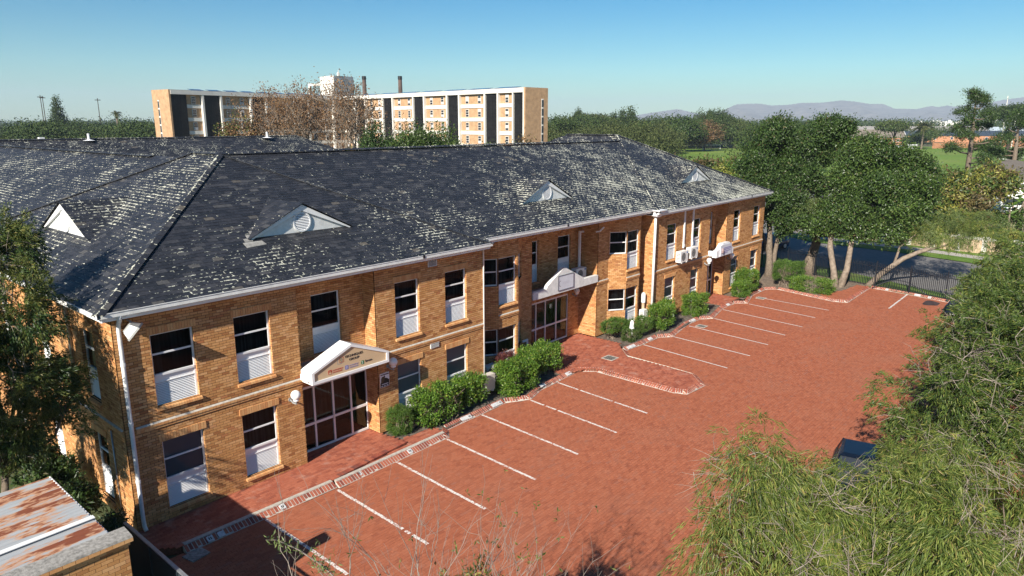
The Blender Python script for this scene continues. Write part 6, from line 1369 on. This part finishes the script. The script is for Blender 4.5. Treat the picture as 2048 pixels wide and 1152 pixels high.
# ------------------------------------------------------------------ middle distance trees
def simple(name, lab, u, d, h, w, mats, kind='round', group=None, n=900, lf=0.5):
    p = far(u, d); r = w/2; hb = h
    if kind == 'round': bl = [(p[0],p[1],h*0.62,r,r,h*0.38)] + [(p[0]+random.uniform(-.6,.6)*r,p[1]+random.uniform(-.6,.6)*r,h*random.uniform(.45,.75),r*.6,r*.6,h*.25) for _ in range(4)]
    elif kind == 'cypress': bl = [(p[0],p[1],h*0.5,r,r,h*0.5)]
    elif kind == 'umbrella': bl = [(p[0]+random.uniform(-.5,.5)*r,p[1]+random.uniform(-.5,.5)*r,h*random.uniform(.84,.9),r*.62,r*.62,h*.10) for _ in range(5)]
    elif kind == 'cone': bl = [(p[0],p[1],h*(0.25+0.18*k),r*(1-0.2*k),r*(1-0.2*k),h*0.14) for k in range(5)]
    return tree(name, lab, (p[0],p[1],-0.3), bl, n, 8, lf, lf*0.6, lf*1.1, mats, 'bark_dark', max(0.12, w*0.03), shell=0.16, group=group, extra=1, low=-0.7, knobs=12 if kind == 'round' else 0)
# trees just behind the slate roof
simple('garden_tree', 'dense dark green round tree just behind the ridge, left of the palm', 758, 72, 11.0, 6.5, 'l_dark', n=3000, lf=0.24)
simple('garden_tree', 'large billowing green tree behind the ridge before the white block', 845, 68, 11.3, 9.5, ['l_mid','l_dark'], n=5200, lf=0.24)
simple('garden_tree', 'thin autumn coloured tree before the left wing of the block', 478, 118, 12.6, 7.0, ['l_olive','l_rust'], n=520, lf=0.4)
simple('garden_tree', 'brownish thin tree right of the autumn coloured one', 508, 120, 12.4, 5.0, ['l_brown','l_rust'], n=300, lf=0.4)
simple('garden_tree', 'brown low bush at the right end of the far block', 1052, 80, 9.6, 4.0, ['l_brown','l_rust'], n=500, lf=0.35)
def palm(lab, u, d, h, fr=3.0, n=40, up=0.6):
    p = far(u, d); t = thing('palm_tree', lab, 'palm'); mb = MB(); V = []
    link('trunk', MB().tube([(p[0],p[1],-0.3),(p[0]+0.1,p[1],h*0.5),(p[0],p[1],h)], [0.45,0.36,0.42], 9), t, 'bark')
    for k in range(n):
        a = random.uniform(0, 6.28); el = random.uniform(-0.5, 1.2)*up + 0.25; d0 = np.array([math.cos(a)*math.cos(el), math.sin(a)*math.cos(el), math.sin(el)])
        s = np.linspace(0, 1, 9); P = np.array([p[0],p[1],h]) + d0*s[:, None]*fr + np.array([0,0,-1.0])*(s**2)[:, None]*fr*0.45
        mb.tube(P, [0.05]*8+[0.01], 3, caps=False)
        for i in range(1, 9):
            ax = unit(P[i]-P[i-1]); sd = unit(np.cross(ax, [0,0,1.0]))
            for g in (-1, 1):
                q = np.repeat(P[i][None], 3, 0) - ax*np.array([[0.0],[0.12],[0.24]])*fr/3; V.append(leaf_quads(q, unit(np.repeat((sd*g+ax*0.7-np.array([0,0,0.25]))[None], 3, 0)), fr*0.24, 0.09*fr/3))
    link('fronds', mb, t, 'l_palm'); link('leaflets', leaf_mesh('leaflets', np.concatenate(V)), t, 'l_palm')
palm('feather palm rising behind the ridge before the white block', 990, 66, 8.4, 3.0, 34, 0.8); palm('date palm standing at the edge of the playing field', 1849, 330, 9.8, 5.6, 46, 0.7)
palm('broad feather palm at the left edge behind the slate roof', 36, 78, 6.9, 4.2, 34, 0.6); palm('fan palm on a thin trunk above the trees at the left', 235, 300, 15.6, 2.6, 30, 0.9)
# the two bare russet trees before the far block
for u, d, lab, sd in ((592,118,'left one of two russet leaved, nearly bare trees before the far block',21),(702,112,'right one of two russet leaved, nearly bare trees before the far block',22)):
    p = far(u, d); t, tips = bare('russet_tree', lab, (p[0],p[1],-0.3), 18.0, 0.13, 7, 'bark_pale', 0.24, sd, rmin=0.035)
    t['group'] = 'russet trees'
    lo = tips[:, 2] > 10.0; Q = tips[lo]; nn = 8000 if sd == 21 else 4500; Q = Q[RNG.choice(len(Q), nn)] + RNG.normal(0, 0.7, (nn, 3))
    link('leaves', leaf_mesh('leaves', leaf_quads(Q, rdir(nn), 0.30, 0.20)), t, 'l_rust')
# tall pine at the right
def pine(lab, u, d, h, sd, w=5.5):
    rg = np.random.default_rng(sd); p = far(u, d); base = np.array([p[0],p[1],-0.3]); mb = MB(); bl = []
    mb.tube([base, base+np.array([0.2,0,h*0.5]), base+np.array([0.6,0.3,h*0.95])], [0.5,0.36,0.1], 9)
    for k in range(15):
        f_ = 0.28 + 0.68*k/14; a = rg.uniform(0, 6.28); r = w*(1.05-f_)*rg.uniform(0.6,1.15)+0.6; st_ = base+np.array([0.4*f_,0.2*f_,h*f_]); e = st_+np.array([math.cos(a)*r, math.sin(a)*r, rg.uniform(0.2,1.0)])
        mb.tube([st_, (st_+e)/2+np.array([0,0,-0.2]), e], [0.16,0.11,0.04], 5); s_ = rg.uniform(0.9,1.5)*(1.25-0.5*f_); bl.append((*e, s_*1.25, s_*1.25, s_*0.6))
    bl.append((*(base+np.array([0.6,0.3,h*0.96])), 1.6, 1.6, 1.1))
    return tree('pine_tree', lab, base, bl, 900, 16, 0.42, 0.12, 0.32, 'l_dark', 'bark', r0=0, trunk=mb, shell=0.25, low=-0.5)
pine('tall dark pine with layered branches standing at the right', 1948, 118, 16.6, 4, 6.0); pine('pine at the right edge cut by the frame', 2040, 125, 13.6, 9, 5.0)
simple('field_tree', 'flat topped green tree behind the clubhouse roof', 1795, 350, 11.5, 17, ['l_far2','l_mid'], 'umbrella', n=900, lf=0.8)
simple('field_tree', 'dark low tree at the foot of the date palm', 1835, 345, 6.0, 13, 'l_far', n=500, lf=0.7)
simple('field_tree', 'small round green tree right of the date palm', 1868, 420, 9.0, 14, 'l_mid', n=450, lf=0.8)
simple('field_tree', 'umbrella pine before the hall at the right edge', 2022, 300, 18, 26, 'l_far', 'umbrella', n=1100, lf=0.9)
# trees along the field, single ones that can be told apart
for i, (u, d, h, w, mt, kd, lab) in enumerate([(1156,420,17.5,4.5,'l_far','cypress','thin dark cypress at the left of the tree line'),(1419,520,18.5,5,'l_far','cypress','thin dark cypress right of the middle of the tree line'),(1181,430,16.5,26,'l_far2','umbrella','stone pine with flat crown beside the left cypress'),
        (1245,330,15.5,9,'l_far','cone','pointed conifer in the tree line'),(1262,330,16.8,11,'l_far','cone','taller pointed conifer in the tree line'),(1228,340,14.6,8,'l_far','cone','small pointed conifer left of the taller ones'),(1412,310,11.0,13,['l_brown','l_rust'],'round','rust brown tree beside the left goal'),
        (1355,300,13.5,20,['l_far','l_dark'],'round','dark broad pine at the field edge left of the goal'),(1425,360,18.2,22,'l_far','round','high crowned tree behind the rust brown one'),(1472,345,12.6,26,['l_far2','l_mid'],'round','broad bright tree right of the goal'),(1280,250,11.2,16,['l_mid','l_far2'],'round','light green rounded tree left of the field'),
        (1120,260,13.0,17,'l_far','round','dark tree directly right of the far block'),(1320,280,10.8,15,['l_far2','l_mid'],'round','olive round tree before the tree line'),(1205,260,12.2,18,['l_far','l_far2'],'round','dark rounded tree left in the tree line'),(118,330,21.0,10,'l_far','cone','pointed conifer standing above the trees at the left')]):
    simple('tree_line_tree', lab, u, d, h, w, mt, kd, group='single trees of the far tree line', n=850, lf=0.75)
# woods that read as one mass
def wood(lab, specs, mat, n, lf):
    bl = []
    for (u, d, h, w) in specs:
        p = far(u, d); r = w/2
        for k in range(3): bl.append((p[0]+random.uniform(-.5,.5)*r, p[1]+random.uniform(-.5,.5)*r, h*random.uniform(.5,.68), r*random.uniform(.55,.8), r*random.uniform(.55,.8), h*random.uniform(.28,.36)))
        bl.append((p[0],p[1],h*0.35,r,r,h*0.35))
    o = link('far_wood', leaf_mesh('far_wood', foliage(bl, n, 7, lf, lf*0.65, lf*1.2, 0.0, 0.14, low=-0.6)), None, mat, kind='stuff'); o['label'] = lab; o['category'] = 'wood'
rr = np.random.default_rng(2)
def belt(u0, u1, d0, d1, h0, h1, w, k): return [(rr.uniform(u0,u1), rr.uniform(d0,d1), rr.uniform(h0,h1), rr.uniform(*w)) for _ in range(k)]
wood('dark green wood left of the far block', belt(40,320,230,330,8.5,11.8,(14,24),40), 'l_far', 9000, 0.9)
wood('olive green bushes before the wood at the left', belt(-20,330,110,200,5.5,8.0,(9,16),34), 'l_far2', 7000, 0.65)
wood('dark tree belt along the playing field', belt(1100,1500,330,440,12,15.5,(14,24),40), 'l_far', 11000, 0.95)
wood('lighter trees in front of the belt by the field', belt(1100,1345,190,290,8.5,11.5,(10,18),26), 'l_far2', 7000, 0.7)
wood('dark trees behind the corner evergreens', belt(1480,1660,150,420,7,13,(9,18),26), 'l_far', 6000, 0.75)
wood('low hazy tree cover of the plain', belt(-60,2100,600,1400,9,13.5,(26,55),170), 'l_far', 12000, 2.4)
wood('bushes behind the ridge before the far block', belt(700,1100,72,130,7.5,9.2,(5,9),16), 'l_mid', 3000, 0.4)
wood('farthest tree cover of the plain', belt(-60,2100,1400,4600,8,12.5,(70,150),190), 'l_far', 8000, 5.0)
# town at the foot of the mountains
tn = []
for k in range(230):
    u = rr.uniform(1640, 2060); d = rr.uniform(1300, 2250); p = far(u, d); s = rr.uniform(4, 14); hh = rr.uniform(5, 12) + (d-1300)*0.02*max(0, (u-1700)/350)
    tn.append(np.array([(p[0],p[1],0),(p[0]+s,p[1],0),(p[0]+s,p[1]+s,0),(p[0],p[1]+s,0),(p[0],p[1],hh),(p[0]+s,p[1],hh),(p[0]+s,p[1]+s,hh),(p[0],p[1]+s,hh)]))
o = link('far_town', boxes_mesh('far_town', tn), None, 'fwhite', kind='stuff'); o['label'] = 'white houses of the town below the mountains'; o['category'] = 'town'
# ------------------------------------------------------------------ mountains
def mountains(name, prof, dist, back, seed, mat):
    us = np.linspace(prof[0][0], prof[-1][0], 260); hy = np.interp(us, [p[0] for p in prof], [p[1] for p in prof]); rg = np.random.default_rng(seed); V = []; M_ = 22
    ph = rg.uniform(0, 6.28, (8, 2))
    for i, u in enumerate(us):
        H = max(0.5, (246-hy[i])*dist/1420)
        for j in range(M_):
            f_ = j/(M_-1); d = dist - back*(1-f_); p = far(u, d)
            rough = sum(math.sin(u*0.05*2**k + ph[k,0] + f_*5*(k+1))*0.5**k for k in range(5))
            z = H*(f_**1.15)*(1 + 0.38*(1-f_)*rough) + 11.8*f_ + H*0.012*math.sin(u*0.9+ph[6,0])*f_
            V.append((p[0], p[1], max(z, -1) if j else -2))
    n = len(us); Q = [(i*M_+j, (i+1)*M_+j, (i+1)*M_+j+1, i*M_+j+1) for i in range(n-1) for j in range(M_-1)]
    o = link(name, fast_mesh(name, np.array(V), np.array(Q)), None, mat, smooth=True, kind='structure'); return o
MAT['rock'] = plain('mountain scrub and rock', (0.20,0.17,0.145), 0.95, 0.1, 0.6, 0.008)
mountains('mountains', [(1170,246),(1240,236),(1290,228),(1330,222),(1355,219),(1385,226),(1410,229),(1440,223),(1470,210),(1490,208.5),(1518,208.5),(1540,212),(1570,211),(1600,207),(1640,206.5),(1680,202),(1710,205),(1735,209),(1762,209),(1785,218),(1830,219),(1858,213),(1872,215),(1890,212),(1905,214.5),(1940,208),(1975,206),(2000,201),(2040,196),(2090,192),(2200,188)], 7000, 2200, 3, 'rock')
# ------------------------------------------------------------------ haze
hz = MB().box(-2050, 8650, -4550, 8650, -3.5, 330)
o = link('haze', hz, None, None, kind='stuff'); o['label'] = 'thin pale blue haze over the plain'; o['category'] = 'haze'
hm = bpy.data.materials.new('haze air'); hm.use_nodes = True; nt = hm.node_tree; nt.nodes.remove(nt.nodes['Principled BSDF'])
pv = nt.nodes.new('ShaderNodeVolumePrincipled'); pv.inputs['Color'].default_value = (0.70, 0.84, 1.0, 1); pv.inputs['Density'].default_value = 0.00013; pv.inputs['Anisotropy'].default_value = 0.0
nt.links.new(pv.outputs[0], nt.nodes['Material Output'].inputs['Volume']); o.data.materials.append(hm)
